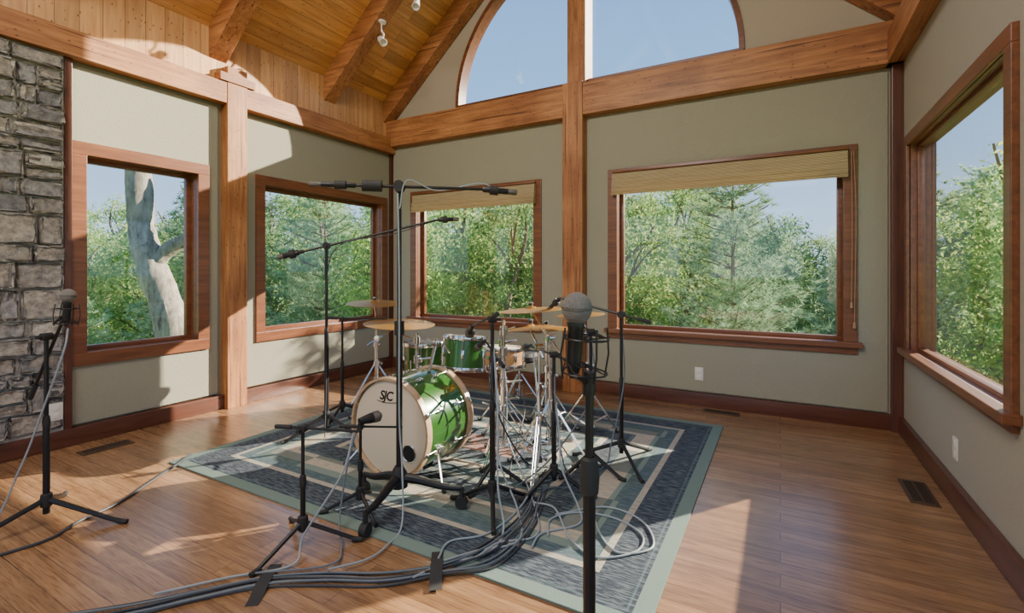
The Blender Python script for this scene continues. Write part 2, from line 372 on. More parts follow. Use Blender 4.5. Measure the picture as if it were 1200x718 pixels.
# ------------------------------------------------------------ room shell
WIN = {1: (mL, 1.485, 2.45, .56, 2.20), 2: (mL, 2.89, 4.68, .56, 2.20),
    3: (mB, -4.13, -2.28, .58, 2.26), 4: (mB, -1.53, .545, .58, 2.28), 5: (mR, 2.66, 4.57, .60, 2.25)}
HO = .045
def whole(n):
    _, a, b_, c, d = WIN[n]; return rect(a+HO, b_-HO, c+HO, d-HO)
bm = bmesh.new(); box(bm, (LX-.15, FY-.15, -.12), (RX+.15, BY+.15, 0))
struct(bm_obj('floor', bm, M['floor']), 'honey-brown oak strip floor', 'floor')
struct(bm_obj('wall_left', flat_bm(mL, rect(FY, BY, 0, EAVE), [whole(1), whole(2)], -.15, 0), M['fabric']), 'sage fabric covered wall', 'wall')
struct(bm_obj('wall_right', flat_bm(mR, rect(FY, BY, 0, EAVE), [whole(5), rect(-1.9, 1.4, .66, 2.2)], -.15, 0), M['fabric_r']), 'beige fabric covered wall', 'wall')
AR, AZ, AX = 1.57, 3.24, -1.86
def arc(r, n=40, z0=AZ, a0=0, a1=math.pi): return [(AX+r*math.cos(a0+(a1-a0)*i/n), z0+r*math.sin(a0+(a1-a0)*i/n)) for i in range(n+1)]
gable = [(LX-.15, 0), (RX+.15, 0), (RX+.15, EAVE-.1), (CX, RIDGE+.02), (LX-.15, EAVE-.1)]
struct(bm_obj('wall_back', flat_bm(mB, gable, [whole(3), whole(4), arc(AR)], -.15, 0), M['plaster']), 'tan gable wall with an arched window', 'wall')
struct(bm_obj('wall_front', flat_bm(mF, gable, [rect(-4.1, -2.2, .3, 2.7), rect(-1.5, .45, .3, 2.7), [(x, z) for x, z in arc(AR)]], -.15, 0), M['plaster']), 'tan gable wall', 'wall')
bm = bmesh.new()
for s, x0 in ((1, LX), (-1, RX)):
    prof = [(x0-s*.2, EAVE-.2*SL), (CX, RIDGE), (CX, RIDGE+.12), (x0-s*.2, EAVE-.2*SL+.12)]
    vs = [[bm.verts.new((x, y, z)) for x, z in prof] for y in (FY-.2, BY+.2)]
    for k in range(4): bm.faces.new((vs[0][k], vs[0][(k+1) % 4], vs[1][(k+1) % 4], vs[1][k]))
    bm.faces.new(vs[0]); bm.faces.new(vs[1][::-1])
struct(bm_obj('ceiling', bm, M['ceil']), 'sloped knotty pine plank ceiling', 'ceiling')

tn = [0]
def trim(bm, mat, label):
    tn[0] += 1; return struct(bm_obj('trim_%d' % tn[0], bm, mat, flat=True), label, 'trim')
for y in (-1.2, .05, 1.29, 2.53, 3.77, 4.70):
    for s, x0 in ((1, LX), (-1, RX)):
        bm = bmesh.new(); dz = .27
        prof = [(x0+s*.01, EAVE-dz), (CX, RIDGE-dz), (CX, RIDGE+.01), (x0+s*.01, EAVE+.01)]
        vs = [[bm.verts.new((x, yy, z)) for x, z in prof] for yy in (y-.08, y+.08)]
        for k in range(4): bm.faces.new((vs[0][k], vs[0][(k+1) % 4], vs[1][(k+1) % 4], vs[1][k]))
        bm.faces.new(vs[0]); bm.faces.new(vs[1][::-1]); bmesh.ops.recalc_face_normals(bm, faces=bm.faces[:])
        bmesh.ops.bevel(bm, geom=bm.edges[:], offset=.006, segments=1, affect='EDGES')
        trim(bm, M['beamX'], 'heavy fir timber rafter')
bm = bmesh.new(); box(bm, (CX-.09, FY, RIDGE-.42), (CX+.09, BY, RIDGE-.05), .006); trim(bm, M['beamY'], 'fir ridge beam')
bm = bmesh.new(); mbox(bm, mL, FY, BY, 2.78, 2.97, 0, .11, .005); trim(bm, M['beamY'], 'fir wall plate beam')
bm = bmesh.new(); mbox(bm, mL, FY, BY, 2.96, EAVE+.02, 0, .03); trim(bm, M['knee'], 'vertical pine plank boarding')
bm = bmesh.new(); mbox(bm, mR, FY, BY, 2.86, 3.10, 0, .11, .005); trim(bm, M['beamY'], 'fir wall plate beam')
bm = bmesh.new(); mbox(bm, mB, LX, RX, 2.86, 3.19, 0, .12, .006); trim(bm, M['beamX'], 'heavy fir tie beam')
bm = bmesh.new(); mbox(bm, mB, -1.99, -1.77, 0, 3.205, 0, .135, .005); trim(bm, M['beamZ'], 'fir timber post')
bm = bmesh.new(); mbox(bm, mB, AX-.09, AX+.11, 3.19, RIDGE-.1, -.12, .10, .006); trim(bm, M['beamZ'], 'fir king post between arched panes')
bm = bmesh.new(); mbox(bm, mL, 2.57, 2.755, 0, 3.12, 0, .115, .005); trim(bm, M['beamZ'], 'fir timber post')
bm = bmesh.new(); mbox(bm, mL, 2.50, 2.83, 2.975, 3.05, 0, .125, .004); trim(bm, M['beamY'], 'small fir bracket block')
bm = bmesh.new(); mbox(bm, mB, RX-.075, RX, .0, 2.87, 0, .07, .004); trim(bm, M['baseZ'], 'dark corner strip')
bm = bmesh.new(); mbox(bm, mB, LX, LX+.05, 0, 2.87, 0, .05, .004); trim(bm, M['baseZ'], 'dark corner strip')
bm = bmesh.new(); mbox(bm, mL, 1.445, 1.49, 0, 2.78, 0, .06, .004); trim(bm, M['baseZ'], 'dark wooden strip beside the stone')
for nm, mp, a, b_ in (('left', mL, FY, BY), ('back', mB, LX, RX), ('right', mR, FY, BY), ('front', mF, LX, RX)):
    bm = bmesh.new(); mbox(bm, mp, a, b_, 0, .125, 0, .035 if nm != 'left' else .07, .006)
    struct(bm_obj('baseboard_'+nm, bm, M['baseX' if nm in ('back', 'front') else 'baseY']), 'dark red-brown baseboard', 'baseboard')
def panel(mp, u0, u1, v0, v1, n, mat):
    _, a, b_, c, d = WIN[n]
    bm = flat_bm(mp, rect(u0, u1, v0, v1), [rect(max(a, u0)+.03, b_-.03, c+.03, d-.03)], .001, .026)
    return thing_mesh(bm_obj('acoustic_panel', bm, mat), 'large sage-green fabric acoustic wall panel around a window', 'wall panel', 'acoustic wall panels')
panel(mL, 1.495, 2.53, .14, 2.75, 1, M['fabric']); panel(mL, 2.80, 4.73, .14, 2.75, 2, M['fabric'])
panel(mB, -4.42, -2.02, .14, 2.83, 3, M['fabric']); panel(mB, -1.74, .74, .14, 2.83, 4, M['fabric'])
def window(n, sill, cw=.095, gd=.1):
    mp, a, b_, c, d = WIN[n]; ax = 'X' if mp is mB else 'Y'
    bm = bmesh.new()
    for (p, q, r_, s) in ((a, b_, d-cw, d), (a, b_, c, c+cw), (a, a+cw, c+cw, d-cw), (b_-cw, b_, c+cw, d-cw)): mbox(bm, mp, p, q, r_, s, 0, .045 if n != 5 else .028, .004)
    e = cw-.03
    for (p, q, r_, s) in ((a+e, b_-e, d-cw, d-e), (a+e, b_-e, c+e, c+cw), (a+e, a+cw, c+cw, d-cw), (b_-cw, b_-e, c+cw, d-cw)): mbox(bm, mp, p, q, r_, s, -.14, .01)
    if sill: mbox(bm, mp, a-.03, b_+.03, c+cw-.04, c+cw+.005, 0, .085 if n != 5 else .065, .006)
    fr = struct(bm_obj('window_%d' % n, bm, M['case'+ax], flat=True), 'fixed window with dark stained wood casing', 'window')
    sw = .035 if n != 5 else .022
    bm = bmesh.new(); f = cw-.005; g = cw+sw
    for (p, q, r_, s) in ((a+f, b_-f, d-g, d-f), (a+f, b_-f, c+f, c+g), (a+f, a+g, c+g, d-g), (b_-g, b_-f, c+g, d-g)): mbox(bm, mp, p, q, r_, s, -gd-.025, -gd+.02, .004)
    bm_obj('sash', bm, M['case'+ax], parent=fr)
    bm = bmesh.new(); bm.faces.new([bm.verts.new(mp(u, v, -gd)) for u, v in rect(a+f+.01, b_-f-.01, c+f+.01, d-f-.01)])
    bm_obj('glass_pane', bm, M['glass'], parent=fr)
window(1, False); window(2, False); window(3, True); window(4, True); window(5, True, .078, .055)
bm = flat_bm(mB, arc(AR+.012)+arc(AR-.035)[::-1], [], -.13, .02)
mbox(bm, mB, AX-AR, AX+AR, AZ-.06, AZ+.015, -.13, .02)
aw = struct(bm_obj('window_6', bm, M['caseX']), 'half-round window with stained wood frame', 'window')
bm = bmesh.new(); bm.faces.new([bm.verts.new(mB(u, v, -.08)) for u, v in arc(AR-.02)])
bm_obj('glass_pane', bm, M['glass'], parent=aw)

# stone section
bm = bmesh.new(); z = .14; y0, y1 = -.6, 1.44
while z < 2.74:
    h = random.choice((.09, .12, .15, .18, .21)); h = min(h, 2.77-z)
    if h < .05: break
    y = y1
    while y > y0:
        w = random.uniform(.09, .30); lo = max(y-w, y0)
        rr = random.random()
        parts = [(z, z+h)] if (h < .14 or rr < .55) else [(z, z+h*.45), (z+h*.45, z+h)]
        for (za, zb) in parts:
            d = random.uniform(.062, .105)
            b2 = bmesh.new(); box(b2, (LX+.0, lo+.009, za+.008), (LX+d, y-.009, zb-.008), .012)
            bmesh.ops.subdivide_edges(b2, edges=b2.edges[:], cuts=2, use_grid_fill=True)
            for v in b2.verts:
                if v.co.x > LX+.01: v.co += Vector((random.uniform(-.012, .012), random.uniform(-.007, .007), random.uniform(-.007, .007)))
            t = bpy.data.meshes.new('t'); b2.to_mesh(t); bm.from_mesh(t); b2.free(); bpy.data.meshes.remove(t)
        y = lo
    z += h
st = struct(bm_obj('wall_stone', bm, M['stone']), 'rough grey fieldstone chimney facing beside the window', 'stone wall')
bm = bmesh.new(); mbox(bm, mL, y0, y1+.003, .02, 2.78, 0, .05); bm_obj('mortar', bm, M['mortar'], parent=st)

def blind(u0, u1, top, bot, lab):
    t = Thing('window_blind', ((u0+u1)/2, BY-.05, bot), lab, 'window blind', 'woven roman shades')
    bm = bmesh.new(); hh = top-bot
    fp = [(.05, top), (.085, top-.01), (.09, top-hh*.45), (.105, top-hh*.5), (.095, top-hh*.68), (.115, top-hh*.72), (.10, top-hh*.86), (.12, top-hh*.9), (.105, bot), (.05, bot+.01)]
    vs = [[bm.verts.new(mB(u, z, w)) for w, z in fp] for u in (u0, u1)]
    k = len(fp)
    for i in range(k): bm.faces.new((vs[0][i], vs[0][(i+1) % k], vs[1][(i+1) % k], vs[1][i]))
    bm.faces.new(vs[0]); bm.faces.new(vs[1][::-1]); t.part('shade', bm, M['blind'])
    bm = bmesh.new(); mbox(bm, mB, u0, u1, top-.001, top+.02, .046, .09, .003); t.part('headrail', bm, M['caseX'])
    return t
b1 = blind(-1.475, .475, 2.235, 2.01, 'woven bamboo roman shade raised over the wide window')
for pts in ([mB(.50, 2.22, .07), mB(.505, 1.6, .07), mB(.50, 1.0, .07)], [mB(.515, 2.22, .07), mB(.53, 1.7, .07), mB(.52, .84, .07)]):
    bm = bmesh.new(); tube(bm, smoothpath(pts), .003, 6); pc = b1.part('pull_cord', bm, M['cord'])
    bm = bmesh.new(); lathe(bm, [(0, -.02), (.012, -.015), (.008, .03), (0, .04)], Matrix.Translation(pts[-1]-Vector((0, 0, .03))), 10); b1.part('tassel', bm, M['cord'], parent=pc)
blind(-4.06, -2.34, 2.215, 1.99, 'woven bamboo roman shade raised over the corner window')

def outlet(mp, u, v, w0, lab):
    t = Thing('power_outlet', mp(u, v, w0), lab, 'power outlet', 'white wall outlets')
    bm = bmesh.new(); mbox(bm, mp, u-.037, u+.037, v-.06, v+.06, w0, w0+.008, .003); t.part('cover_plate', bm, M['plastic'])
    for dv in (-.027, .027):
        bm = bmesh.new(); mbox(bm, mp, u-.016, u+.016, v+dv-.018, v+dv+.018, w0+.006, w0+.011, .003); t.part('receptacle', bm, M['white'])
outlet(mB, -.66, .30, .026, 'white duplex outlet on the sage fabric wall')
outlet(mR, 3.46, .29, 0, 'white duplex outlet on the beige wall under the window')
outlet(mL, 1.38, .28, .116, 'white duplex outlet set into the stone facing')
def vent(x, y, sx, sy, lab):
    t = Thing('floor_vent', (x, y, 0), lab, 'floor vent', 'bronze floor registers')
    bm = bmesh.new(); box(bm, (x-sx, y-sy, 0), (x+sx, y+sy, .006), .002); t.part('frame', bm, M['vent'])
    bm = bmesh.new(); lng = sx > sy; n = 14
    for i in range(n):
        for j in (-1, 1):
            if lng:
                c = x-sx*.86+sx*1.72*(i+.5)/n; yy = y+j*sy*.4; box(bm, (c-.004, yy-sy*.32, .005), (c+.004, yy+sy*.32, .0072))
            else:
                c = y-sy*.86+sy*1.72*(i+.5)/n; xx = x+j*sx*.4; box(bm, (xx-sx*.32, c-.004, .005), (xx+sx*.32, c+.004, .0072))
    t.part('grille', bm, M['ventdark'])
vent(-4.18, 1.59, .06, .15, 'bronze floor register beside the stone wall')
vent(-.46, 4.63, .15, .055, 'bronze floor register below the wide window')
vent(.68, 3.50, .065, .17, 'bronze floor register beside the baseboard')

rc = (-1.945, 2.94, 0)
bm = bmesh.new(); box(bm, (-RHX, -RHY, 0), (RHX, RHY, .009), .003)
rug = bm_obj('area_rug', bm, M['rug']); rug.location = rc
thing_mesh(rug, 'rectangular navy, sage and beige bordered woven area rug', 'rug')
RZ = .009

def spot(x, y, z, topz, dirv, lab):
    t = Thing('spotlight', (x, y, topz), lab, 'spotlight', 'small white ceiling spotlights')
    bm = bmesh.new(); lathe(bm, [(0, 0), (.045, 0), (.045, -.02), (0, -.025)], Matrix.Translation((x, y, topz)), 20); t.part('canopy', bm, M['white'])
    bm = bmesh.new(); tube(bm, smoothpath([(x, y, topz-.01), (x, y, z+.10), (x+.03, y, z+.06), (x, y, z)]), .008, 8); t.part('arm', bm, M['white'])
    bm = bmesh.new(); lathe(bm, [(0, -.07), (.028, -.06), (.034, 0), (.04, .06), (.036, .062), (.03, .02), (0, .02)], mat_to((x, y, z), dirv), 24); t.part('lamp_head', bm, M['white'])
    bm = bmesh.new(); lathe(bm, [(0, .03), (.031, .028)], mat_to((x, y, z), dirv), 24); t.part('bulb', bm, M['plastic'])
def rz(x): return EAVE-.27+(x-LX)*SL
spot(-3.67, 3.77, 3.68, rz(-3.67)+.005, (.7, -.3, -.6), 'small white spotlight on a timber rafter')
spot(-3.20, 3.77, 3.94, rz(-3.20)+.005, (.3, -.5, -.8), 'small white spotlight hanging from a timber rafter')

# ------------------------------------------------------------ drums
def ringprof(r0, r1, z0, z1): return [(r0, z0), (r1, z0), (r1, z1), (r0, z1)]
def drum(name, c, axis, R, D, nl, shell, hoopmat, label, cat, hoopw=.012, hooph=.022):
    mt = mat_to(c, axis); t = Thing(name, Vector(c), label, cat)
    h = D/2
    bm = bmesh.new(); lathe(bm, ringprof(R-.008, R, -h+.004, h-.004), mt, 64, close=True); t.part('shell', bm, shell)
    for s in (1, -1):
        bm = bmesh.new(); lathe(bm, [(0, s*(h+.002)), (R*.93, s*(h+.002)), (R-.004, s*h), (R-.002, s*(h-.012)), (R-.02, s*(h-.012)), (0, s*(h-.006))], mt, 64); t.part('drum_head', bm, M['head'])
        bm = bmesh.new(); za, zb = (h-hooph*.6, h+hooph*.55)
        lathe(bm, [(R+.002, s*za), (R+.002+hoopw, s*za), (R+.004+hoopw, s*(za+zb)/2), (R+.002+hoopw, s*zb), (R+.002, s*zb)], mt, 64, close=True); t.part('hoop', bm, hoopmat)
    def lug(m2, z0, z1, ends):
        bm = bmesh.new(); box(bm, (R-.001, -.011, z0), (R+.020, .011, z1), .006, m2); lg = t.part('lug', bm, M['chrome'])
        for a, b_ in ends:
            bm = bmesh.new(); tube(bm, [m2 @ Vector((R+.013, 0, a)), m2 @ Vector((R+.013, 0, b_))], .0036, 6); t.part('tension_rod', bm, M['chrome'], parent=lg)
            bm = bmesh.new(); box(bm, (R-.002, -.010, b_-.010), (R+hoopw+.014, .010, b_+.010), .004, m2); t.part('claw', bm, M['chrome'], parent=lg)
    for k in range(nl):
        m2 = mt @ Matrix.Rotation(2*math.pi*(k+.5)/nl, 4, 'Z')
        if D > .3: lug(m2, h*.25, h*.47, [(h*.47, h)]); lug(m2, -h*.47, -h*.25, [(-h*.47, -h)])
        else: lug(m2, -min(.03, h*.5), min(.03, h*.5), [(min(.03, h*.5), h), (-min(.03, h*.5), -h)])
    return t, mt
bc = Vector((-2.035, 2.37, .307+RZ))
bd, mt = drum('bass_drum', bc, (0, -1, 0), .286, .42, 8, M['greenshell'], M['hoopwood'], 'green lacquered bass drum with cream head and pale wooden hoops', 'bass drum', .014, .038)
fy = bc.y-.21-.0035
cu = bpy.data.curves.new('logo', 'FONT'); cu.body = 'SJC'; cu.size = .078; cu.extrude = .0006; cu.offset = .0016; cu.shear = .25; cu.space_character = .92; cu.align_x = 'CENTER'
to = bpy.data.objects.new('t', cu); C.objects.link(to); bpy.context.view_layer.update()
me = bpy.data.meshes.new_from_object(to.evaluated_get(bpy.context.evaluated_depsgraph_get())); bpy.data.objects.remove(to)
bm = bmesh.new(); bm.from_mesh(me)
mm = Matrix.Translation((bc.x-.03, fy, bc.z+.165)) @ Matrix.Rotation(math.pi/2, 4, 'X')
for v in bm.verts: v.co = mm @ v.co
tube(bm, smoothpath([(bc.x-.10, fy, bc.z+.155), (bc.x-.03, fy, bc.z+.148), (bc.x+.06, fy, bc.z+.159)]), .002, 6)
bd.part('logo', bm, M['ink'], 'black slanted SJC lettering')
bm = bmesh.new(); lathe(bm, [(0, 0), (.046, 0), (.046, .001), (0, .001)], mat_to((bc.x+.15, fy+.001, bc.z-.125), (0, -1, 0)), 40); bd.part('port_hole', bm, M['ink'])
bm = bmesh.new(); torus(bm, mat_to((bc.x+.15, fy, bc.z-.125), (0, -1, 0)), .049, .004, 40); bd.part('port_ring', bm, M['chrome'])
for s in (-1, 1):
    p = Vector((bc.x+s*.268, bc.y-.10, bc.z-.12)); bm = bmesh.new(); tube(bm, [p, (bc.x+s*.39, bc.y-.2, RZ+.012)], .007, 8); sp_ = bd.part('spur', bm, M['chrome'])
    bm = bmesh.new(); box(bm, p-Vector((.018, .02, .02)), p+Vector((.018, .02, .02)), .006); bd.part('bracket', bm, M['chrome'], parent=sp_)
    bm = bmesh.new(); lathe(bm, [(0, -.012), (.012, -.008), (.012, .012), (0, .016)], Matrix.Translation((bc.x+s*.39, bc.y-.2, RZ+.013)), 12); bd.part('rubber_foot', bm, M['rubber'], parent=sp_)
rt, _ = drum('rack_tom', (-1.955, 2.82, .675), (0, .12, 1), .150, .215, 6, M['greenshell'], M['chrome'], 'green lacquered rack tom mounted above the bass drum', 'tom drum', .006, .026)
bm = bmesh.new(); tube(bm, [(-1.99, 2.47, .60), (-1.99, 2.55, .80)], .011, 10); rt.part('mount_post', bm, M['chrome'])
bm = bmesh.new(); tube(bm, smoothpath([(-1.99, 2.54, .77), (-1.98, 2.60, .77), (-1.97, 2.665, .70)]), .009, 8); rt.part('mount_arm', bm, M['chrome'])
bm = bmesh.new(); box(bm, (-2.007, 2.52, .752), (-1.970, 2.57, .79), .006); rt.part('clamp', bm, M['chrome'])
fc = Vector((-2.74, 3.34, .44)); ft, _ = drum('floor_tom', fc, (0, 0, 1), .178, .36, 6, M['greenshell'], M['chrome'], 'green lacquered floor tom standing on three chrome legs', 'floor tom', .006, .026)
for k in range(3):
    a = 2*math.pi*k/3+.6; p = fc+Vector((math.cos(a), math.sin(a), 0))*.201; bm = bmesh.new()
    tube(bm, smoothpath([(p.x, p.y, .50), (p.x, p.y, .15), (p.x+.02*math.cos(a), p.y+.02*math.sin(a), RZ+.01)]), .0055, 8); lg = ft.part('leg', bm, M['chrome'])
    q = fc+Vector((math.cos(a), math.sin(a), 0))*.188; bm = bmesh.new(); box(bm, Vector((q.x, q.y, .38))-Vector((.018, .018, .025)), Vector((q.x, q.y, .38))+Vector((.018, .018, .025)), .006); ft.part('bracket', bm, M['chrome'], parent=lg)
    bm = bmesh.new(); lathe(bm, [(0, -.01), (.011, -.009), (.011, .015), (0, .02)], Matrix.Translation((p.x+.02*math.cos(a), p.y+.02*math.sin(a), RZ+.01)), 10); ft.part('rubber_foot', bm, M['rubber'], parent=lg)
sc = Vector((-1.97, 3.36, .565)); sn, _ = drum('snare_drum', sc, (0, .05, 1), .172, .13, 8, M['snarewood'], M['chrome'], 'natural maple snare drum with chrome hoops', 'snare drum', .006, .022)

def tripod(t, bx, by, z0, zc, r, ang, mat, braced=False, br=.006):
    for k in range(3):
        a = ang+2*math.pi*k/3; dx, dy = math.cos(a), math.sin(a); bm = bmesh.new()
        sx, sy = -dy*.007, dx*.007
        foot = Vector((bx+dx*r, by+dy*r, z0+.014))
        if braced:
            for s in (-1, 1):
                o = Vector((sx*s, sy*s, 0))
                tube(bm, [Vector((bx+dx*.018, by+dy*.018, zc))+o, foot+o], .0042, 6)
                tube(bm, [Vector((bx+dx*.016, by+dy*.016, z0+.09))+o, Vector((bx+dx*r*.62, by+dy*r*.62, z0+.014+(zc-z0)*.37))+o], .0036, 6)
            box(bm, foot+Vector((-.011, -.011, -.006)), foot+Vector((.011, .011, .010)), .002)
        else:
            tube(bm, [Vector((bx+dx*.018, by+dy*.018, zc)), Vector((bx+dx*r*.9, by+dy*r*.9, z0+.022)), foot], [br*1.15, br, br], 8)
        lf = t.part('leg', bm, mat)
        bm = bmesh.new(); tube(bm, [foot-Vector((dx, dy, 0))*.02+Vector((0, 0, .001)), foot+Vector((dx, dy, -.15))*.025], [.012, .012], 10); t.part('rubber_foot', bm, M['rubber'], parent=lf)
def cymbal_stand(bx, by, top, ang, label, boomto=None, r=.26):
    t = Thing('cymbal_stand', (bx, by, RZ), label, 'cymbal stand', 'chrome cymbal stands')
    tripod(t, bx, by, RZ, .36, r, ang, M['chrome'], True)
    mid = min(.55, top.z*.6); bm = bmesh.new(); tube(bm, [(bx, by, .08), (bx, by, mid)], .0145, 12)
    pole_top = Vector((bx, by, top.z-.03)) if boomto is None else Vector((bx, by, boomto))
    tube(bm, [(bx, by, mid), pole_top], .0100, 10); t.part('pole', bm, M['chrome'])
    for zz in (.36, .10, mid):
        bm = bmesh.new(); lathe(bm, [(.009, -.024), (.024, -.022), (.024, .022), (.009, .024)], Matrix.Translation((bx, by, zz)), 16); cl = t.part('collar', bm, M['chrome'])
        bm = bmesh.new(); box(bm, (bx+.02, by-.007, zz-.010), (bx+.055, by+.007, zz+.010), .003); t.part('wing_bolt', bm, M['chrome'], parent=cl)
    if boomto is not None:
        bm = bmesh.new(); d = (Vector(top)-pole_top); tube(bm, [pole_top-d*.45, Vector(top)-d.normalized()*.03+Vector((0, 0, -.02))], .007, 8); t.part('boom_arm', bm, M['chrome'])
        bm = bmesh.new(); lathe(bm, [(0, -.024), (.024, -.022), (.024, .022), (0, .024)], mat_to(pole_top, (d.y, -d.x, 0)), 16); t.part('tilter', bm, M['chrome'])
    bm = bmesh.new(); tube(bm, [Vector(top)-Vector((0, 0, .05)), Vector(top)+Vector((0, 0, .045))], .004, 8); t.part('cymbal_rod', bm, M['chrome'])
    bm = bmesh.new(); lathe(bm, [(0, .02), (.013, .02), (.013, .034), (0, .036)], Matrix.Translation(top), 12); t.part('felt', bm, M['rubber'])
    bm = bmesh.new(); box(bm, Vector(top)+Vector((-.018, -.003, .034)), Vector(top)+Vector((.018, .003, .046)), .002); t.part('wing_nut', bm, M['chrome']); return t
def cymbal(c, R, tilt, label, name='cymbal'):
    bm = bmesh.new(); pr = [(.006, .018), (R*.06, .017), (R*.14, .010), (R*.18, .002), (R*.5, -.003), (R*.85, -.009), (R, -.013)]
    lathe(bm, pr+[(r, z-.0014) for r, z in pr[::-1]], mat_to((0, 0, 0), tilt), 64, close=True)
    ob = bm_obj(name, bm, M['cymbal']); ob.location = c; thing_mesh(ob, label, 'cymbal', 'bronze cymbals'); return ob
c1 = Vector((-3.315, 3.31, .965)); cymbal(c1, .25, (.06, -.05, 1), 'bronze crash cymbal tilted on a chrome stand'); cymbal_stand(-3.40, 3.42, c1, .3, 'chrome double-braced boom cymbal stand', .80)
c2 = Vector((-2.75, 3.03, .83)); cymbal(c2, .29, (.06, -.02, 1), 'large bronze ride cymbal above the floor tom'); cymbal_stand(-2.90, 2.93, c2, 1.2, 'chrome double-braced cymbal stand with short boom', .70)
c3 = Vector((-1.57, 3.10, .985)); cymbal(c3, .235, (-.06, -.03, 1), 'bronze crash cymbal high over the snare side'); cymbal_stand(-1.36, 2.98, c3, .0, 'chrome double-braced boom cymbal stand', .80)
hh = Vector((-1.60, 3.43, .82))
cymbal(hh, .178, (0, 0, 1), 'bronze top hi-hat cymbal', 'hi_hat_cymbal'); cymbal(hh-Vector((0, 0, .03)), .178, (0, .0, -1), 'bronze bottom hi-hat cymbal', 'hi_hat_cymbal')
cymbal_stand(-1.60, 3.43, hh, .5, 'chrome hi-hat stand with braced tripod legs', None, .24)
c4 = Vector((-1.40, 2.76, .90)); cymbal(c4, .15, (-.12, -.02, 1), 'small bronze splash cymbal beside the rack tom'); cymbal_stand(-1.30, 2.68, c4, .8, 'chrome cymbal stand beside the rack tom', .78, .24)
c6 = Vector((-1.30, 3.38, .94)); cymbal(c6, .18, (-.06, -.03, 1), 'bronze effects cymbal at the hi-hat side'); cymbal_stand(-1.26, 3.44, c6, .9, 'chrome cymbal stand at the hi-hat side', .78)
t = Thing('snare_stand', (sc.x, sc.y, RZ), 'chrome tripod snare drum stand', 'drum stand'); tripod(t, sc.x, sc.y, RZ, .26, .22, .9, M['chrome'], True)
bm = bmesh.new(); tube(bm, [(sc.x, sc.y, .07), (sc.x, sc.y, .44)], .013, 10); t.part('pole', bm, M['chrome'])
for k in range(3):
    a = 2*math.pi*k/3+.4; bm = bmesh.new(); tube(bm, smoothpath([(sc.x, sc.y, .43), (sc.x+.16*math.cos(a), sc.y+.16*math.sin(a), .465), (sc.x+.192*math.cos(a), sc.y+.192*math.sin(a), .48), (sc.x+.192*math.cos(a), sc.y+.192*math.sin(a), .52)]), .007, 8); t.part('basket_arm', bm, M['chrome'])
def clampstand(x, y, h, ang, lab, cl):
    t = Thing('drum_stand', (x, y, RZ), lab, 'drum stand', 'chrome clamp stands'); tripod(t, x, y, RZ, .34, .24, ang, M['chrome'], True)
    bm = bmesh.new(); tube(bm, [(x, y, .08), (x, y, h)], .013, 12); t.part('pole', bm, M['chrome'])
    for zz, dx in cl:
        bm = bmesh.new(); lathe(bm, [(.012, -.03), (.026, -.028), (.026, .028), (.012, .03)], Matrix.Translation((x, y, zz)), 14); c_ = t.part('clamp', bm, M['chrome'])
        bm = bmesh.new(); tube(bm, [(x, y, zz), (x-dx*5, y-.02, zz+.03)], .007, 8); t.part('clamp_arm', bm, M['chrome'], parent=c_)
clampstand(-1.60, 2.76, .93, 2.6, 'chrome double-braced stand with clamps beside the bass drum', ((.34, .03), (.52, -.03), (.72, .03), (.86, -.02)))
clampstand(-1.74, 2.98, .84, .6, 'chrome double-braced stand with clamps by the snare drum', ((.34, -.03), (.60, .025), (.74, -.025)))
clampstand(-2.42, 2.86, .78, 1.6, 'chrome double-braced stand with clamps beside the floor tom', ((.34, .02), (.58, -.03), (.73, .03)))
t = Thing('drum_throne', (-2.12, 3.95, RZ), 'round black padded drum throne on chrome tripod', 'stool'); tripod(t, -2.12, 3.95, RZ, .30, .22, .2, M['chrome'], True)
bm = bmesh.new(); tube(bm, [(-2.12, 3.95, .07), (-2.12, 3.95, .43)], .013, 12); t.part('pole', bm, M['chrome'])
bm = bmesh.new(); lathe(bm, [(0, .42), (.15, .42), (.17, .44), (.175, .475), (.16, .505), (.12, .515), (0, .51)], Matrix.Translation((-2.12, 3.95, 0)), 40); t.part('seat', bm, M['rubber'])
t = Thing('bass_drum_pedal', (-2.04, 2.82, RZ), 'chrome and black bass drum pedal', 'drum pedal')
bm = bmesh.new(); box(bm, (-2.09, 2.65, RZ), (-1.99, 2.97, RZ+.008), .003); t.part('base_plate', bm, M['black'])
bm = bmesh.new(); box(bm, (-.035, 0, 0), (.035, .27, .008), .003, Matrix.Translation((-2.04, 2.68, RZ+.09)) @ Matrix.Rotation(-.28, 4, 'X')); t.part('footboard', bm, M['chrome'])
bm = bmesh.new(); tube(bm, [(-2.085, 2.68, RZ+.005), (-2.085, 2.68, .225), (-1.995, 2.68, .225), (-1.995, 2.68, RZ+.005)], .007, 8); t.part('frame', bm, M['chrome'])
bm = bmesh.new(); tube(bm, [(-2.04, 2.68, .225), (-2.04, 2.68, .36)], .004, 8); lathe(bm, [(0, -.02), (.02, -.018), (.022, .01), (0, .02)], mat_to((-2.04, 2.68, .36), (0, -1, 0)), 16); t.part('beater', bm, M['rubber'])

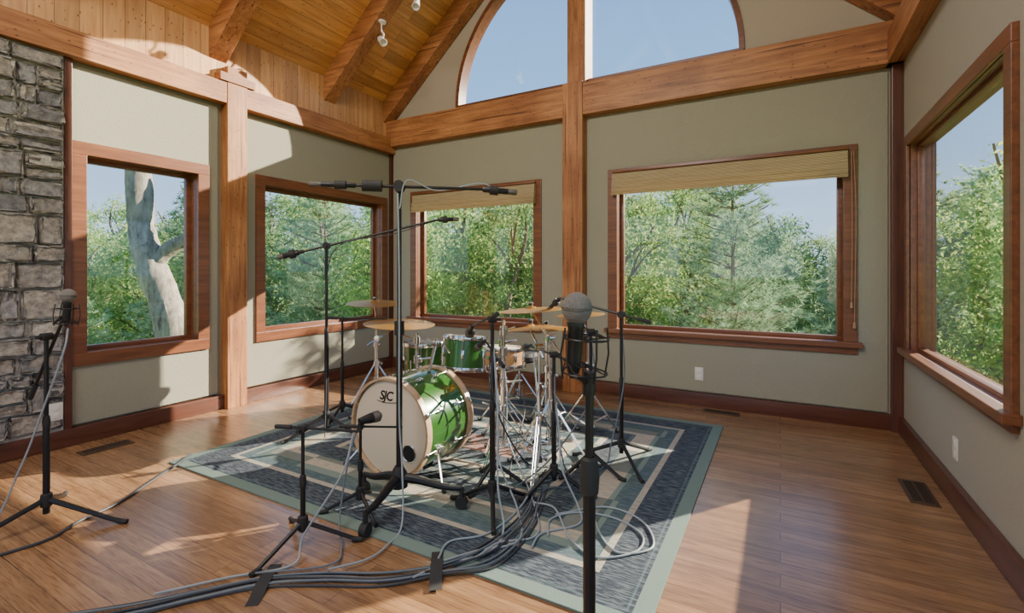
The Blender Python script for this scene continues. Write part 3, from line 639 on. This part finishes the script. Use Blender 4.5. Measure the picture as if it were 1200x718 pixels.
# ------------------------------------------------------------ microphone stands
def mic_stand(bx, by, h, r, ang, label, booms=(), z0=None, lower=None, sc=1.0, joint_r=.018):
    z0 = RZ if z0 is None else z0
    t = Thing('microphone_stand', (bx, by, z0), label, 'microphone stand', 'black tripod microphone stands')
    tripod(t, bx, by, z0, z0+.10*sc, r, ang, M['black'], False, .009*sc)
    lw = lower or h*.55; bm = bmesh.new(); tube(bm, [(bx, by, z0+.06), (bx, by, lw)], .0115*sc, 12); tube(bm, [(bx, by, lw), (bx, by, h)], .0078*sc, 10); t.part('pole', bm, M['black'])
    bm = bmesh.new(); lathe(bm, [(.011, -.035), (.022, -.03), (.025, 0), (.022, .03), (.011, .035)], Matrix.Translation((bx, by, z0+.10*sc)), 16); t.part('hub', bm, M['rubber'])
    bm = bmesh.new(); lathe(bm, [(.008, -.03), (.0145, -.026), (.016, .0), (.013, .026), (.008, .03)], Matrix.Translation((bx, by, lw)), 16); t.part('clutch', bm, M['rubber'])
    J = Vector((bx, by, h))
    for A, B in booms:
        A = Vector(A); B = Vector(B); d = (B-A).normalized()
        bm = bmesh.new(); tube(bm, [A, B], .0062*sc, 8); t.part('boom_arm', bm, M['black'])
        bm = bmesh.new(); tube(bm, [A-d*.01, A+d*.07], .010*sc, 10); t.part('grip', bm, M['rubber'])
    if booms:
        d = (Vector(booms[0][1])-Vector(booms[0][0])).normalized(); side = d.cross(Vector((0, 0, 1))).normalized()
        bm = bmesh.new(); tube(bm, [J-side*.022, J+side*.022], joint_r, 14); sw = t.part('swivel_clamp', bm, M['rubber'])
        bm = bmesh.new(); tube(bm, [J+side*.02, J+side*.045], .008, 8); t.part('knob', bm, M['rubber'], parent=sw)
    return t
def pencil_mic(p, d, ln, r, label, group='small microphones on the drum kit'):
    p = Vector(p); d = Vector(d).normalized(); t = Thing('microphone', p, label, 'microphone', group); m = mat_to(p, d)
    bm = bmesh.new(); lathe(bm, [(0, 0), (r*.6, 0), (r, .01), (r, ln*.72), (r*.92, ln*.74), (0, ln*.74)], m, 20); t.part('body', bm, M['black'])
    bm = bmesh.new(); lathe(bm, [(0, ln*.74), (r*.98, ln*.74), (r*.98, ln*.97), (r*.8, ln), (0, ln)], m, 20); t.part('grille', bm, M['grille'])
    bm = bmesh.new(); lathe(bm, [(r, ln*.22), (r*1.6, ln*.22), (r*1.6, ln*.46), (r, ln*.46)], m, 20, close=True); t.part('clip', bm, M['rubber']); return t
def ball_mic(p, d, label, s=1.0):
    p = Vector(p); t = Thing('microphone', p, label, 'microphone', 'small microphones on the drum kit'); m = mat_to(p, d)
    bm = bmesh.new(); lathe(bm, [(0, 0), (.010*s, 0), (.012*s, .05*s), (.018*s, .085*s), (0, .085*s)], m, 20); t.part('body', bm, M['black'])
    bm = bmesh.new(); lathe(bm, [(.018*s, .083*s), (.025*s, .095*s), (.026*s, .115*s), (.018*s, .135*s), (0, .14*s)], m, 20); t.part('grille', bm, M['grille']); return t
def large_mic(p, d, s, label, joint=None, off=(0, 0)):
    """p = centre of ball grille, d = up axis of the microphone; off = cradle offset"""
    p = Vector(p); t = Thing('microphone', p, label, 'microphone'); m = mat_to(p, d)
    R = .0240*s
    bm = bmesh.new(); lathe(bm, [(0, R*1.08)]+[(R*math.cos(a), R*1.08*math.sin(a)) for a in [math.radians(x) for x in (72, 54, 36, 18, 0, -18, -36, -54, -64)]]+[(0, -R*1.0)], m, 36); gr = t.part('grille', bm, M['grille2'])
    bm = bmesh.new(); lathe(bm, [(R*.99, -.0018*s), (R*1.03, -.0018*s), (R*1.03, .0018*s), (R*.99, .0018*s)], m, 36, close=True); t.part('band', bm, M['grille'], parent=gr)
    bm = bmesh.new(); lathe(bm, [(0, -R*.92), (R*.54, -R*.92), (R*.58, -R*1.15), (R*.52, -R*1.3), (R*.52, -.080*s), (R*.44, -.095*s), (R*.27, -.110*s), (0, -.110*s)], m, 32); t.part('body', bm, M['black'])
    RR = .036*s; O = Vector((off[0], off[1], 0)); bm = bmesh.new()
    for z in (-.046*s, -.100*s): torus(bm, m @ Matrix.Translation(O+Vector((0, 0, z))), RR, .0014*s, 32, 6)
    for k in range(4):
        a = math.pi/4+k*math.pi/2; c_, s_ = math.cos(a), math.sin(a)
        tube(bm, [m @ (O+Vector((RR*c_, RR*s_, -.030*s))), m @ (O+Vector((RR*1.14*c_, RR*1.14*s_, -.07*s))), m @ (O+Vector((RR*c_, RR*s_, -.110*s)))], .0016*s, 6)
    if joint is not None:
        q = m @ (O+Vector((RR, 0, -.100*s)))
        tube(bm, smoothpath([q, q*.4+Vector(joint)*.6, Vector(joint)]), .0045*s, 8)
    cr_ = t.part('shock_mount', bm, M['black'])
    for z, zi in ((-.046*s, -.05*s), (-.100*s, -.085*s)):
        bm = bmesh.new(); pl = []
        for k in range(17):
            a = 2*math.pi*k/16
            pl.append(m @ (O+Vector((RR*math.cos(a), RR*math.sin(a), z))) if k % 2 == 0 else m @ Vector((R*.58*math.cos(a), R*.58*math.sin(a), zi)))
        tube(bm, pl, .0008*s, 5); t.part('elastic', bm, M['rubber'], parent=cr_)
    if joint is not None:
        bm = bmesh.new(); lathe(bm, [(0, -.02), (.010, -.018), (.010, .018), (0, .02)], mat_to(joint, d), 14); t.part('swivel', bm, M['black'])
    return t
ax_, ay_ = -.262, .720
mic_stand(ax_, ay_, 1.075, .32, 1.9, 'black tripod stand holding a large condenser microphone', z0=0, lower=.93, sc=.86)
large_mic((ax_-.018, ay_-.007, 1.192), (.06, 0, 1), 1.0, 'large black condenser microphone with silver ball grille in shock mount', (ax_, ay_, 1.075), (-.008, .015))
bx_, by_ = -3.16, .96
mic_stand(bx_, by_, .93, .36, .55, 'black tripod stand by the stone wall with short boom', booms=[((-3.16-.13, .96-.02, .62), (-3.16+.07, .96+.05, 1.04))], z0=0, sc=1.25)
large_mic((-3.064, 1.011, 1.13), (0, .05, 1), 1.35, 'black condenser microphone in a spider shock mount by the stone wall', (-3.09, 1.01, 1.04))
dJ = Vector((-3.03, 2.53, 1.445)); dv = Vector((.71, .64, .25))
mic_stand(dJ.x, dJ.y, dJ.z, .30, .2, 'tall black tripod stand with long overhead boom', booms=[(dJ-dv*.24, dJ+dv*.93)], sc=1.45, joint_r=.028)
pencil_mic(dJ-dv*.20, -dv, .16, .021, 'black pencil microphone at the low end of a boom', 'overhead microphones')
pencil_mic(dJ+dv*.88, (.7, .6, .05), .17, .017, 'black pencil microphone at the raised end of a boom', 'overhead microphones')
mic_stand(-3.22, 2.85, .85, .26, .9, 'black tripod stand with short boom by the floor tom', booms=[((-3.30, 2.78, .86), (-2.98, 3.10, .845))], sc=1.2)
ball_mic((-2.99, 3.11, .84), (.5, .6, -.5), 'small black drum microphone above the floor tom')
mic_stand(-1.91, 1.463, .53, .24, 2.7, 'short black tripod stand with horizontal boom', booms=[((-2.03, 1.42, .535), (-1.66, 1.56, .53))], z0=0, sc=1.0)
mic_stand(-1.90, 1.80, .45, .18, 1.7, 'low black stand in front of the bass drum', booms=[((-1.97, 1.74, .455), (-1.74, 1.94, .43))], sc=.95)
t = Thing('microphone', (-1.90, 1.85, .49), 'black bass drum microphone in front of the cream head', 'microphone'); m_ = mat_to((-1.87, 1.83, .485), (.3, 1, .05))
bm = bmesh.new(); lathe(bm, [(0, -.06), (.016, -.055), (.022, -.02), (.027, .01), (.027, .02), (0, .02)], m_, 24); t.part('body', bm, M['black'])
bm = bmesh.new(); lathe(bm, [(.027, .02), (.030, .03), (.029, .055), (.016, .068), (0, .07)], m_, 24); t.part('grille', bm, M['grille'])
gJ = Vector((-1.315, 2.15, 1.0))
mic_stand(gJ.x, gJ.y, gJ.z, .23, 1.1, 'black microphone stand with boom reaching over the rack tom', booms=[(gJ+Vector((.10, -.12, .04)), (-1.74, 2.60, .90))], sc=1.2)
ball_mic((-1.735, 2.595, .90), (-.55, .6, -.4), 'small black drum microphone over the rack tom', 1.3)
hJ = Vector((-.905, 3.09, .97)); hd = Vector((-.42, -.04, .10))
mic_stand(hJ.x, hJ.y, hJ.z, .30, -.9, 'black tripod stand with boom reaching over the hi-hat', booms=[(hJ-hd*.42, hJ+hd)], sc=1.25, joint_r=.024)
pencil_mic(hJ+hd*.98, (-.6, .1, -.5), .14, .014, 'black pencil microphone above the crash cymbal')
jJ = Vector((-1.12, 2.50, .78))
mic_stand(jJ.x, jJ.y, jJ.z, .22, .1, 'short black stand by the snare side of the kit', booms=[(jJ+Vector((.12, -.05, -.02)), (-1.50, 2.95, .74))], sc=1.2)
ball_mic((-1.49, 2.945, .745), (-.7, .6, -.25), 'small black microphone pointing at the snare drum')
mic_stand(-1.02, 2.83, .88, .2, 2.0, 'slim black stand behind the splash cymbal', booms=[((-.94, 2.78, .86), (-1.3, 3.22, .90))], sc=1.2)
pencil_mic((-1.29, 3.21, .90), (-.5, .6, -.2), .13, .013, 'black pencil microphone beside the hi-hat')
mic_stand(-1.46, 2.40, .74, .19, .4, 'short black stand beside the green bass drum', booms=[((-1.36, 2.34, .72), (-1.68, 2.66, .80))], sc=1.2)
ball_mic((-1.68, 2.66, .80), (-.6, .3, -.4), 'small black microphone at the rack tom rim')

cx_, cy_ = -1.767, 1.945; cz = 1.70
t = Thing('microphone_stand', (cx_, cy_, RZ), 'tall rolling studio stand with cast base and wide horizontal boom', 'microphone stand')
for (fx, fy_) in ((-1.70, 1.64), (-1.46, 2.08), (-2.04, 1.96)):
    d = Vector((fx-cx_, fy_-cy_, 0)); sd = d.cross(Vector((0, 0, 1))).normalized(); bm = bmesh.new()
    pts = smoothpath([Vector((cx_, cy_, .16)), Vector((cx_, cy_, .15))+d*.3, Vector((cx_, cy_, .12))+d*.7, Vector((cx_, cy_, .115))+d])
    rr = [.028-.015*i/(len(pts)-1) for i in range(len(pts))]; tube(bm, pts, rr, 10); lg = t.part('leg', bm, M['black'])
    w = Vector((fx, fy_, RZ+.032))
    bm = bmesh.new(); tube(bm, [w-sd*.018, w+sd*.018], .032, 20); t.part('wheel', bm, M['rubber'], parent=lg)
    bm = bmesh.new(); tube(bm, [w+Vector((0, 0, .02)), Vector((fx, fy_, .12))], .012, 8); t.part('caster_stem', bm, M['rubber'], parent=lg)
bm = bmesh.new(); tube(bm, [(cx_, cy_, .12), (cx_, cy_, .95)], .0165, 14); tube(bm, [(cx_, cy_, .95), (cx_, cy_, cz)], .012, 12); t.part('pole', bm, M['black'])
bm = bmesh.new(); lathe(bm, [(.015, -.05), (.045, -.05), (.04, .03), (.024, .06), (.015, .06)], Matrix.Translation((cx_, cy_, .16)), 20); t.part('hub', bm, M['rubber'])
bm = bmesh.new(); lathe(bm, [(.011, -.04), (.026, -.035), (.026, .035), (.011, .04)], Matrix.Translation((cx_, cy_, .95)), 16); t.part('collar', bm, M['rubber'])
Jc = Vector((cx_, cy_, cz)); bdv = Vector((.824, .60, -.01)).normalized()
bm = bmesh.new(); tube(bm, [Jc-bdv*.24, Jc+bdv*.50], .008, 10); t.part('boom_arm', bm, M['black'])
sd = bdv.cross(Vector((0, 0, 1))); bm = bmesh.new(); tube(bm, [Jc-sd*.03, Jc+sd*.03], .03, 16); t.part('swivel_clamp', bm, M['rubber'])
bm = bmesh.new(); tube(bm, [Jc-bdv*.19, Jc-bdv*.09], .030, 14); t.part('microphone_cradle', bm, M['rubber'])
pencil_mic(Jc-bdv*.22, -bdv, .24, .014, 'long black condenser microphone on the wide boom', 'overhead microphones')
pencil_mic(Jc+bdv*.44, (bdv.x, bdv.y, -.08), .19, .016, 'black condenser microphone on the far end of the wide boom', 'overhead microphones')

# ------------------------------------------------------------ cables and tape
def cable(pts, r, mat, label, off=(0, 0)):
    P = [(p[0]+off[0], p[1]+off[1], p[2] if len(p) > 2 else r+RZ+.001) for p in pts]
    bm = bmesh.new(); tube(bm, smoothpath(P, 8), r, 8); o = bm_obj('cable', bm, M[mat]); thing_mesh(o, label, 'cable', 'audio cables'); return o
trunk = [(-2.35, .60), (-2.087, .859), (-1.956, 1.027), (-1.803, 1.205), (-1.611, 1.335), (-1.401, 1.452), (-1.223, 1.615), (-1.10, 1.822), (-1.10, 2.155), (-1.20, 2.5)]
ends = [(-1.25, 2.75), (-1.05, 2.6), (-1.32, 2.3), (-1.4, 2.5), (-.98, 2.9), (-1.15, 2.72), (-1.3, 2.95)]
tops = [(-1.317, 2.165, .95), (-1.12, 2.505, .74), (-1.02, 2.835, .84), (-1.58, 3.0, .45), (-.905, 3.1, .9), (-1.35, 2.99, .6), (-1.60, 2.60, .78)]
for i in range(7):
    ph = random.uniform(0, 6); pts = []
    for k, (x, y) in enumerate(trunk):
        o = (i-3)*.010+.006*math.sin(k*1.3+ph)+(.02*(i-3) if k > 6 else 0); zf = .006+(RZ if k > 5 else .001)
        pts.append((x-o*.7, y+o, zf+(.007 if i % 2 else 0)))
    ex, ey = ends[i]; pts += [(ex, ey, RZ+.008), ((ex+tops[i][0])/2, (ey+tops[i][1])/2, .16), (tops[i][0]+.02, tops[i][1]-.02, tops[i][2]*.6), tops[i]]
    cable(pts, .0046, 'cable' if i % 3 else 'cable2', 'grey audio cable running from the drum kit across the floor')
cable([(-1.15, 2.3, RZ+.012), (-1.024, 2.295, RZ+.012), (-.85, 2.08), (-.695, 2.0), (-.557, 2.124), (-.568, 2.273), (-.722, 2.36), (-.9, 2.33), (-1.0, 2.2), (-.95, 2.05)], .005, 'cable3', 'grey audio cable coiled on the rug')
cable([(-1.02, 2.8, .5), (-.98, 2.7, .15), (-.9, 2.5, RZ+.006), (-.75, 2.2), (-.62, 2.08), (-.50, 2.2), (-.60, 2.40), (-.80, 2.45), (-1.0, 2.25)], .005, 'cable3', 'grey audio cable looped on the rug')
for k, (tx, ty, tz, ex, ey) in enumerate(((-1.46, 2.42, .70, -1.05, 1.95), (-1.315, 2.16, .9, -1.12, 1.80), (-1.6, 2.76, .7, -1.0, 2.05), (-1.12, 2.5, .6, -.86, 2.22), (-1.33, 2.66, .75, -1.20, 1.95))):
    cable([(tx, ty, tz), (tx+.05, ty-.04, tz*.6), (tx+.10, ty-.12, .2), ((tx+ex)/2+.07, (ty+ey)/2, .03), (ex, ey, RZ+.007), (ex-.12, ey-.16, RZ+.007), (ex-.2+.03*k, ey-.3, RZ+.012)], .005, 'cable3', 'pale grey cable drooping from a stand to the rug')
cable([(-3.49, 1.8), (-3.388, 1.673), (-3.25, 1.45, .009), (-3.109, 1.24, .008), (-3.05, 1.05, .008), (-2.971, .919, .008), (-2.99, .755, .008), (-3.1, .3, .008)], .007, 'cable2', 'dark cable lying across the oak floor')
cable([(-3.064, 1.011, .97), (-3.05, .99, .86), (-3.13, .95, .62), (-3.21, .88, .3), (-3.25, .76, .02), (-3.3, .5, .006), (-3.2, .2, .006)], .0045, 'cable3', 'grey cable hanging from the microphone by the stone wall')
cable([(-1.755, 1.92, 1.66), (-1.74, 1.915, 1.2), (-1.74, 1.915, .5), (-1.70, 1.89, .28), (-1.60, 1.78, .03), (-1.55, 1.62, RZ+.006), (-1.55, 1.5, RZ+.008), (-1.62, 1.36, RZ+.02)], .0045, 'cable3', 'grey cable running down the rolling stand')
cable([(-1.68, 1.55, .52), (-1.70, 1.5, .35), (-1.82, 1.40, .1), (-1.80, 1.33, .012), (-1.95, 1.15, .012), (-2.1, .95, .012)], .0045, 'cable3', 'grey cable dropping from the short stand')
cable([(-1.90, 1.79, .47), (-1.90, 1.72, .3), (-1.85, 1.62, .06), (-1.72, 1.52, .012), (-1.66, 1.40, .014), (-1.9, 1.2, .014)], .0045, 'cable', 'grey cable dropping from the bass drum microphone')
cable([Jc+bdv*.52, Jc+bdv*.42+Vector((0, 0, .03)), Jc+bdv*.2+Vector((0, 0, -.015)), Jc+bdv*.04+Vector((.02, -.02, .03)), Jc+Vector((.02, -.02, -.12))], .0035, 'cable3', 'grey cable draped along the wide boom')
cable([dJ+dv*.9, dJ+dv*.5+Vector((0, 0, -.03)), dJ+dv*.1+Vector((.01, -.01, -.02)), dJ+Vector((.012, -.012, -.3)), dJ+Vector((.015, -.015, -1.0)), dJ+Vector((.1, -.1, -1.42))], .0035, 'cable2', 'dark cable draped along the overhead boom')
for x, y, a in ((-1.803, 1.205, 2.2), (-1.25, 1.60, 2.2)):
    bm = bmesh.new(); mt_ = Matrix.Translation((x, y, 0)) @ Matrix.Rotation(a, 4, 'Z'); prof = [(-.13, .001), (-.085, .003), (-.06, .012), (-.03, .0185), (0, .020), (.03, .0185), (.06, .012), (.085, .003), (.13, .001)]
    zb = RZ if x > -1.5 else 0
    vs = [[bm.verts.new(mt_ @ Vector((u, w, z+zb))) for u, z in prof] for w in (-.025, .025)]
    for k in range(len(prof)-1): bm.faces.new((vs[0][k], vs[0][k+1], vs[1][k+1], vs[1][k]))
    o = bm_obj('gaffer_tape', bm, M['tape']); thing_mesh(o, 'strip of black gaffer tape holding down the cables', 'tape', 'gaffer tape strips')

# ------------------------------------------------------------ outside
bm = bmesh.new(); bmesh.ops.create_grid(bm, x_segments=40, y_segments=40, size=70)
for v in bm.verts:
    r = math.hypot(v.co.x, v.co.y); v.co.z = -1.6+max(0, r-22)*.04+random.uniform(-.08, .08)
struct(bm_obj('ground', bm, M['grass']), 'grassy ground outside', 'ground')
def leaves_mesh(name, pts, size, mat, squash=.7):
    vs, fs = [], []
    for p in pts:
        a = Vector((random.gauss(0, 1), random.gauss(0, 1), random.gauss(0, 1))).normalized(); b_ = a.orthogonal().normalized()
        b_ = Quaternion(a, random.uniform(0, 6.28)) @ b_; c = a.cross(b_); s = size*random.uniform(.6, 1.3); i = len(vs)
        vs += [p-b_*s, p+c*s*squash*.6, p+b_*s, p-c*s*squash*.6]; fs.append((i, i+1, i+2, i+3))
    me = bpy.data.meshes.new(name); me.from_pydata([tuple(v) for v in vs], [], fs); me.materials.append(mat); return me
def mk_tree(kind, seed, mat, label, H=6.5):
    random.seed(seed); e = bpy.data.objects.new('tree', None); C.objects.link(e); e['label'] = label; e['category'] = 'tree'; e['group'] = 'trees outside the windows'
    bm = bmesh.new(); bends = [Vector((random.uniform(-.15, .15)*i, random.uniform(-.15, .15)*i, H*i/5)) for i in range(6)]; bends[0] = Vector((0, 0, 0))
    if kind == 'pine': bends = [Vector((0, 0, H*i/5)) for i in range(6)]
    tube(bm, smoothpath(bends, 4), [(.16 if kind != 'pine' else .08)*(1-.85*i/20) for i in range(21)], 8); pts = []
    if kind == 'leafy':
        cl = []
        for _ in range(85):
            while True:
                q = Vector((random.uniform(-1, 1), random.uniform(-1, 1), random.uniform(-1, 1)))
                if .35 < q.length < 1: break
            w = 1.75 if q.z < 0 else 1.6
            cl.append(Vector((q.x*w, q.y*w, H*.52+q.z*H*.49)))
        for c in cl[:16]: tube(bm, smoothpath([Vector((0, 0, max(.6, c.z-1.2))), Vector((c.x*.5, c.y*.5, c.z-.4)), c], 3), [.05-.006*i for i in range(7)], 5)
        for c in cl:
            for _ in range(130): pts.append(c+Vector((random.gauss(0, .25), random.gauss(0, .25), random.gauss(0, .22))))
        me = leaves_mesh('foliage', pts, .075, mat)
    else:
        vs, fs = [], []
        z = .3
        while z < H:
            R = 1.9*(1-z/H)**.55+.15
            for k in range(7):
                a = random.uniform(0, 6.28); rr = R*random.uniform(.6, 1.15); tip = Vector((rr*math.cos(a), rr*math.sin(a), z+rr*.42)); root = Vector((0, 0, z)); tube(bm, [root, (root+tip)/2-Vector((0, 0, .05)), tip], [.02, .014, .006], 4, False)
                nt_ = max(4, int(rr*10))
                for j in range(nt_):
                    f = .22+.78*j/(nt_-1); sidev = Vector((-math.sin(a), math.cos(a), 0))*random.uniform(-1, 1)*.34*rr*(1.2-f)+Vector((0, 0, random.uniform(-.10, .14)))
                    o = root.lerp(tip, f)+sidev; out = (tip-root).normalized()
                    for _ in range(21):
                        d = (out*.45+Vector((random.gauss(0, .6), random.gauss(0, .6), random.gauss(.3, .5)))).normalized(); ln = random.uniform(.12, .21); s_ = d.orthogonal().normalized()*.012
                        i = len(vs); vs += [o-s_, o+s_, o+d*ln]; fs.append((i, i+1, i+2))
            z += .27
        me = bpy.data.meshes.new('foliage'); me.from_pydata([tuple(v) for v in vs], [], fs); me.materials.append(mat)
    tr = bm_obj('trunk', bm, M['bark2'], parent=e); fo = bpy.data.objects.new('foliage', me); C.objects.link(fo); fo.parent = e
    return e, (tr, fo)
protos = [mk_tree('leafy', 1, M['leaf'], 'broadleaf tree with bright yellow-green foliage'), mk_tree('leafy', 2, M['leaf2'], 'broadleaf tree with deep green foliage'),
          mk_tree('pine', 3, M['needle'], 'young white pine with soft blue-green needles'), mk_tree('leafy', 4, M['leaf'], 'broadleaf tree with light green foliage')]
used = [False]*4; spots = []
def place(i, x, y, s, rot, z=-1.6):
    e, ch = protos[i]
    if used[i]:
        e2 = e.copy(); C.objects.link(e2)
        for c in ch:
            c2 = c.copy(); c2.parent = e2; C.objects.link(c2)
        e = e2
    used[i] = True; e.location = (x, y, z); e.scale = (s, s, s*random.uniform(.97, 1.03)); e.rotation_euler = (0, 0, rot); spots.append((x, y, 1.95*s))
random.seed(11)
def pol(th, D): a = math.radians(th); return -math.sin(a)*D, math.cos(a)*D
x, y = pol(4.5, 9.0); place(2, x, y, .76, .5)
x, y = pol(15.5, 11.8); place(0, x, y, .74, 2.5)
x, y = pol(-5.5, 12.5); place(2, x, y, .50, 2.2)
x, y = pol(73, 12.0); place(2, x, y, .58, 1.5); x, y = pol(61.5, 12.5); place(2, x, y, .74, 3.5)
x, y = pol(29, 11.8); place(3, x, y, .74, 1.1); x, y = pol(42, 11.8); place(0, x, y, .78, 2.1)
def ok(x, y, r):
    if math.hypot(x+9.2, y-4) < 2.4+r*.5: return False
    return all(math.hypot(x-a, y-b_) > .98*(r+c) for a, b_, c in spots)
for k in range(2600):
    th = random.uniform(-28, 86); D = 13.5+20*(k/2600)+random.uniform(-.8, .8)
    s = random.uniform(.80, .98)*(1+max(0, D-16)*.017)
    if -8 < th < 3: s *= .70
    if th > 64: s *= .74
    if th < -20: s *= .6
    x, y = pol(th, D)
    if not ok(x, y, 1.95*s): continue
    i = random.choice((0, 1, 3, 0, 2)) if th > 15 else random.choice((0, 1, 2, 3, 2))
    place(i, x, y, s, random.uniform(0, 6.28), -1.6+max(0, D-22)*.04)
t = Thing('tree', (-9.05, 4.0, -1.6), 'old tree with grey-tan forked trunk close to the window', 'tree')
def wob(path, r0, r1, seg):
    p = smoothpath(path, 8); n = len(p)-1; b = bmesh.new(); tube(b, p, [(r0+(r1-r0)*i/n)*(1+.05*math.sin(i*.9)) for i in range(n+1)], seg)
    for v in b.verts: v.co += Vector((random.uniform(-.015, .015), random.uniform(-.015, .015), 0))
    return b
t.part('trunk', wob([(-8.75, 4.46, -1.6), (-8.84, 4.39, -.6), (-8.98, 4.29, .5), (-9.17, 4.15, 1.2), (-9.33, 4.04, 1.9), (-9.40, 4.0, 3.1), (-9.5, 3.9, 5), (-9.6, 3.7, 6.2)], .29, .13, 18), M['bark'])
t.part('branch', wob([(-9.22, 4.11, 1.25), (-9.0, 4.28, 1.62), (-8.72, 4.50, 1.85), (-8.5, 4.86, 2.4), (-8.4, 5.3, 3.4)], .14, .07, 14), M['bark'])
t.part('branch', wob([(-9.38, 4.04, 3.0), (-9.6, 3.6, 3.8), (-9.8, 3.0, 4.8)], .11, .05, 12), M['bark'])
random.seed(5); pts = []
for _ in range(26):
    c = Vector((-9.6+random.uniform(-1.5, 1.5), 3.9+random.uniform(-2.2, 2.4), 5.0+random.uniform(-.7, 1.6)))
    for _ in range(110): pts.append(c+Vector((random.gauss(0, .3), random.gauss(0, .3), random.gauss(0, .25)))-t.o)
fo = bpy.data.objects.new('foliage', leaves_mesh('foliage', pts, .08, M['leaf'])); C.objects.link(fo); fo.parent = t.e

# ------------------------------------------------------------ light
w = bpy.data.worlds.new('sky'); bpy.context.scene.world = w; w.use_nodes = True; nt = w.node_tree; bg = nt.nodes['Background']
tc = N(nt, 'ShaderNodeTexCoord'); sp = N(nt, 'ShaderNodeSeparateXYZ'); L(nt, tc.outputs['Generated'], sp.inputs[0])
rp = N(nt, 'ShaderNodeValToRGB'); cr = rp.color_ramp; cr.elements[0].position = 0; cr.elements[0].color = (.52, .69, .88, 1); cr.elements[1].position = .75; cr.elements[1].color = (.10, .26, .60, 1)
e = cr.elements.new(.3); e.color = (.24, .46, .80, 1)
L(nt, sp.outputs['Z'], rp.inputs['Fac']); L(nt, rp.outputs['Color'], bg.inputs['Color']); bg.inputs['Strength'].default_value = 1.85
sd_ = Vector((-.54, -.741, -.401)); sl = bpy.data.lights.new('sun', 'SUN'); sl.energy = 21; sl.angle = .009; sl.color = (1, .88, .71)
so = bpy.data.objects.new('sun', sl); so.rotation_euler = sd_.to_track_quat('-Z', 'Y').to_euler(); so.location = (8, 12, 9); C.objects.link(so)
def area(name, loc, tgt, sx, sy, p, col):
    l = bpy.data.lights.new(name, 'AREA'); l.shape = 'RECTANGLE'; l.size = sx; l.size_y = sy; l.energy = p; l.color = col
    o = bpy.data.objects.new(name, l); o.location = loc; o.rotation_euler = (Vector(tgt)-Vector(loc)).to_track_quat('-Z', 'Y').to_euler(); C.objects.link(o)
area('fill_light', (-1.8, -1.6, 4.5), (-1.9, 3.2, 1.8), 2.2, .9, 150, (1, .93, .82))  # added fill behind the camera to brighten the interior, not a real lamp
area('fill_light', (-1.8, 1.4, 4.1), (-1.9, 2.4, 0), 2.0, 1.0, 40, (1, .94, .85))  # second added fill, unseen overhead, lifts the shadows around the kit

cam = bpy.data.cameras.new('camera'); cam.sensor_width = 36; cam.lens = 565/1200*36; cam.shift_y = -41/1200; cam.clip_start = .05; cam.clip_end = 400
co = bpy.data.objects.new('camera', cam); co.location = (0, 0, 1.25); co.rotation_euler = (math.pi/2, 0, math.radians(29.1)); C.objects.link(co)
bpy.context.scene.camera = co
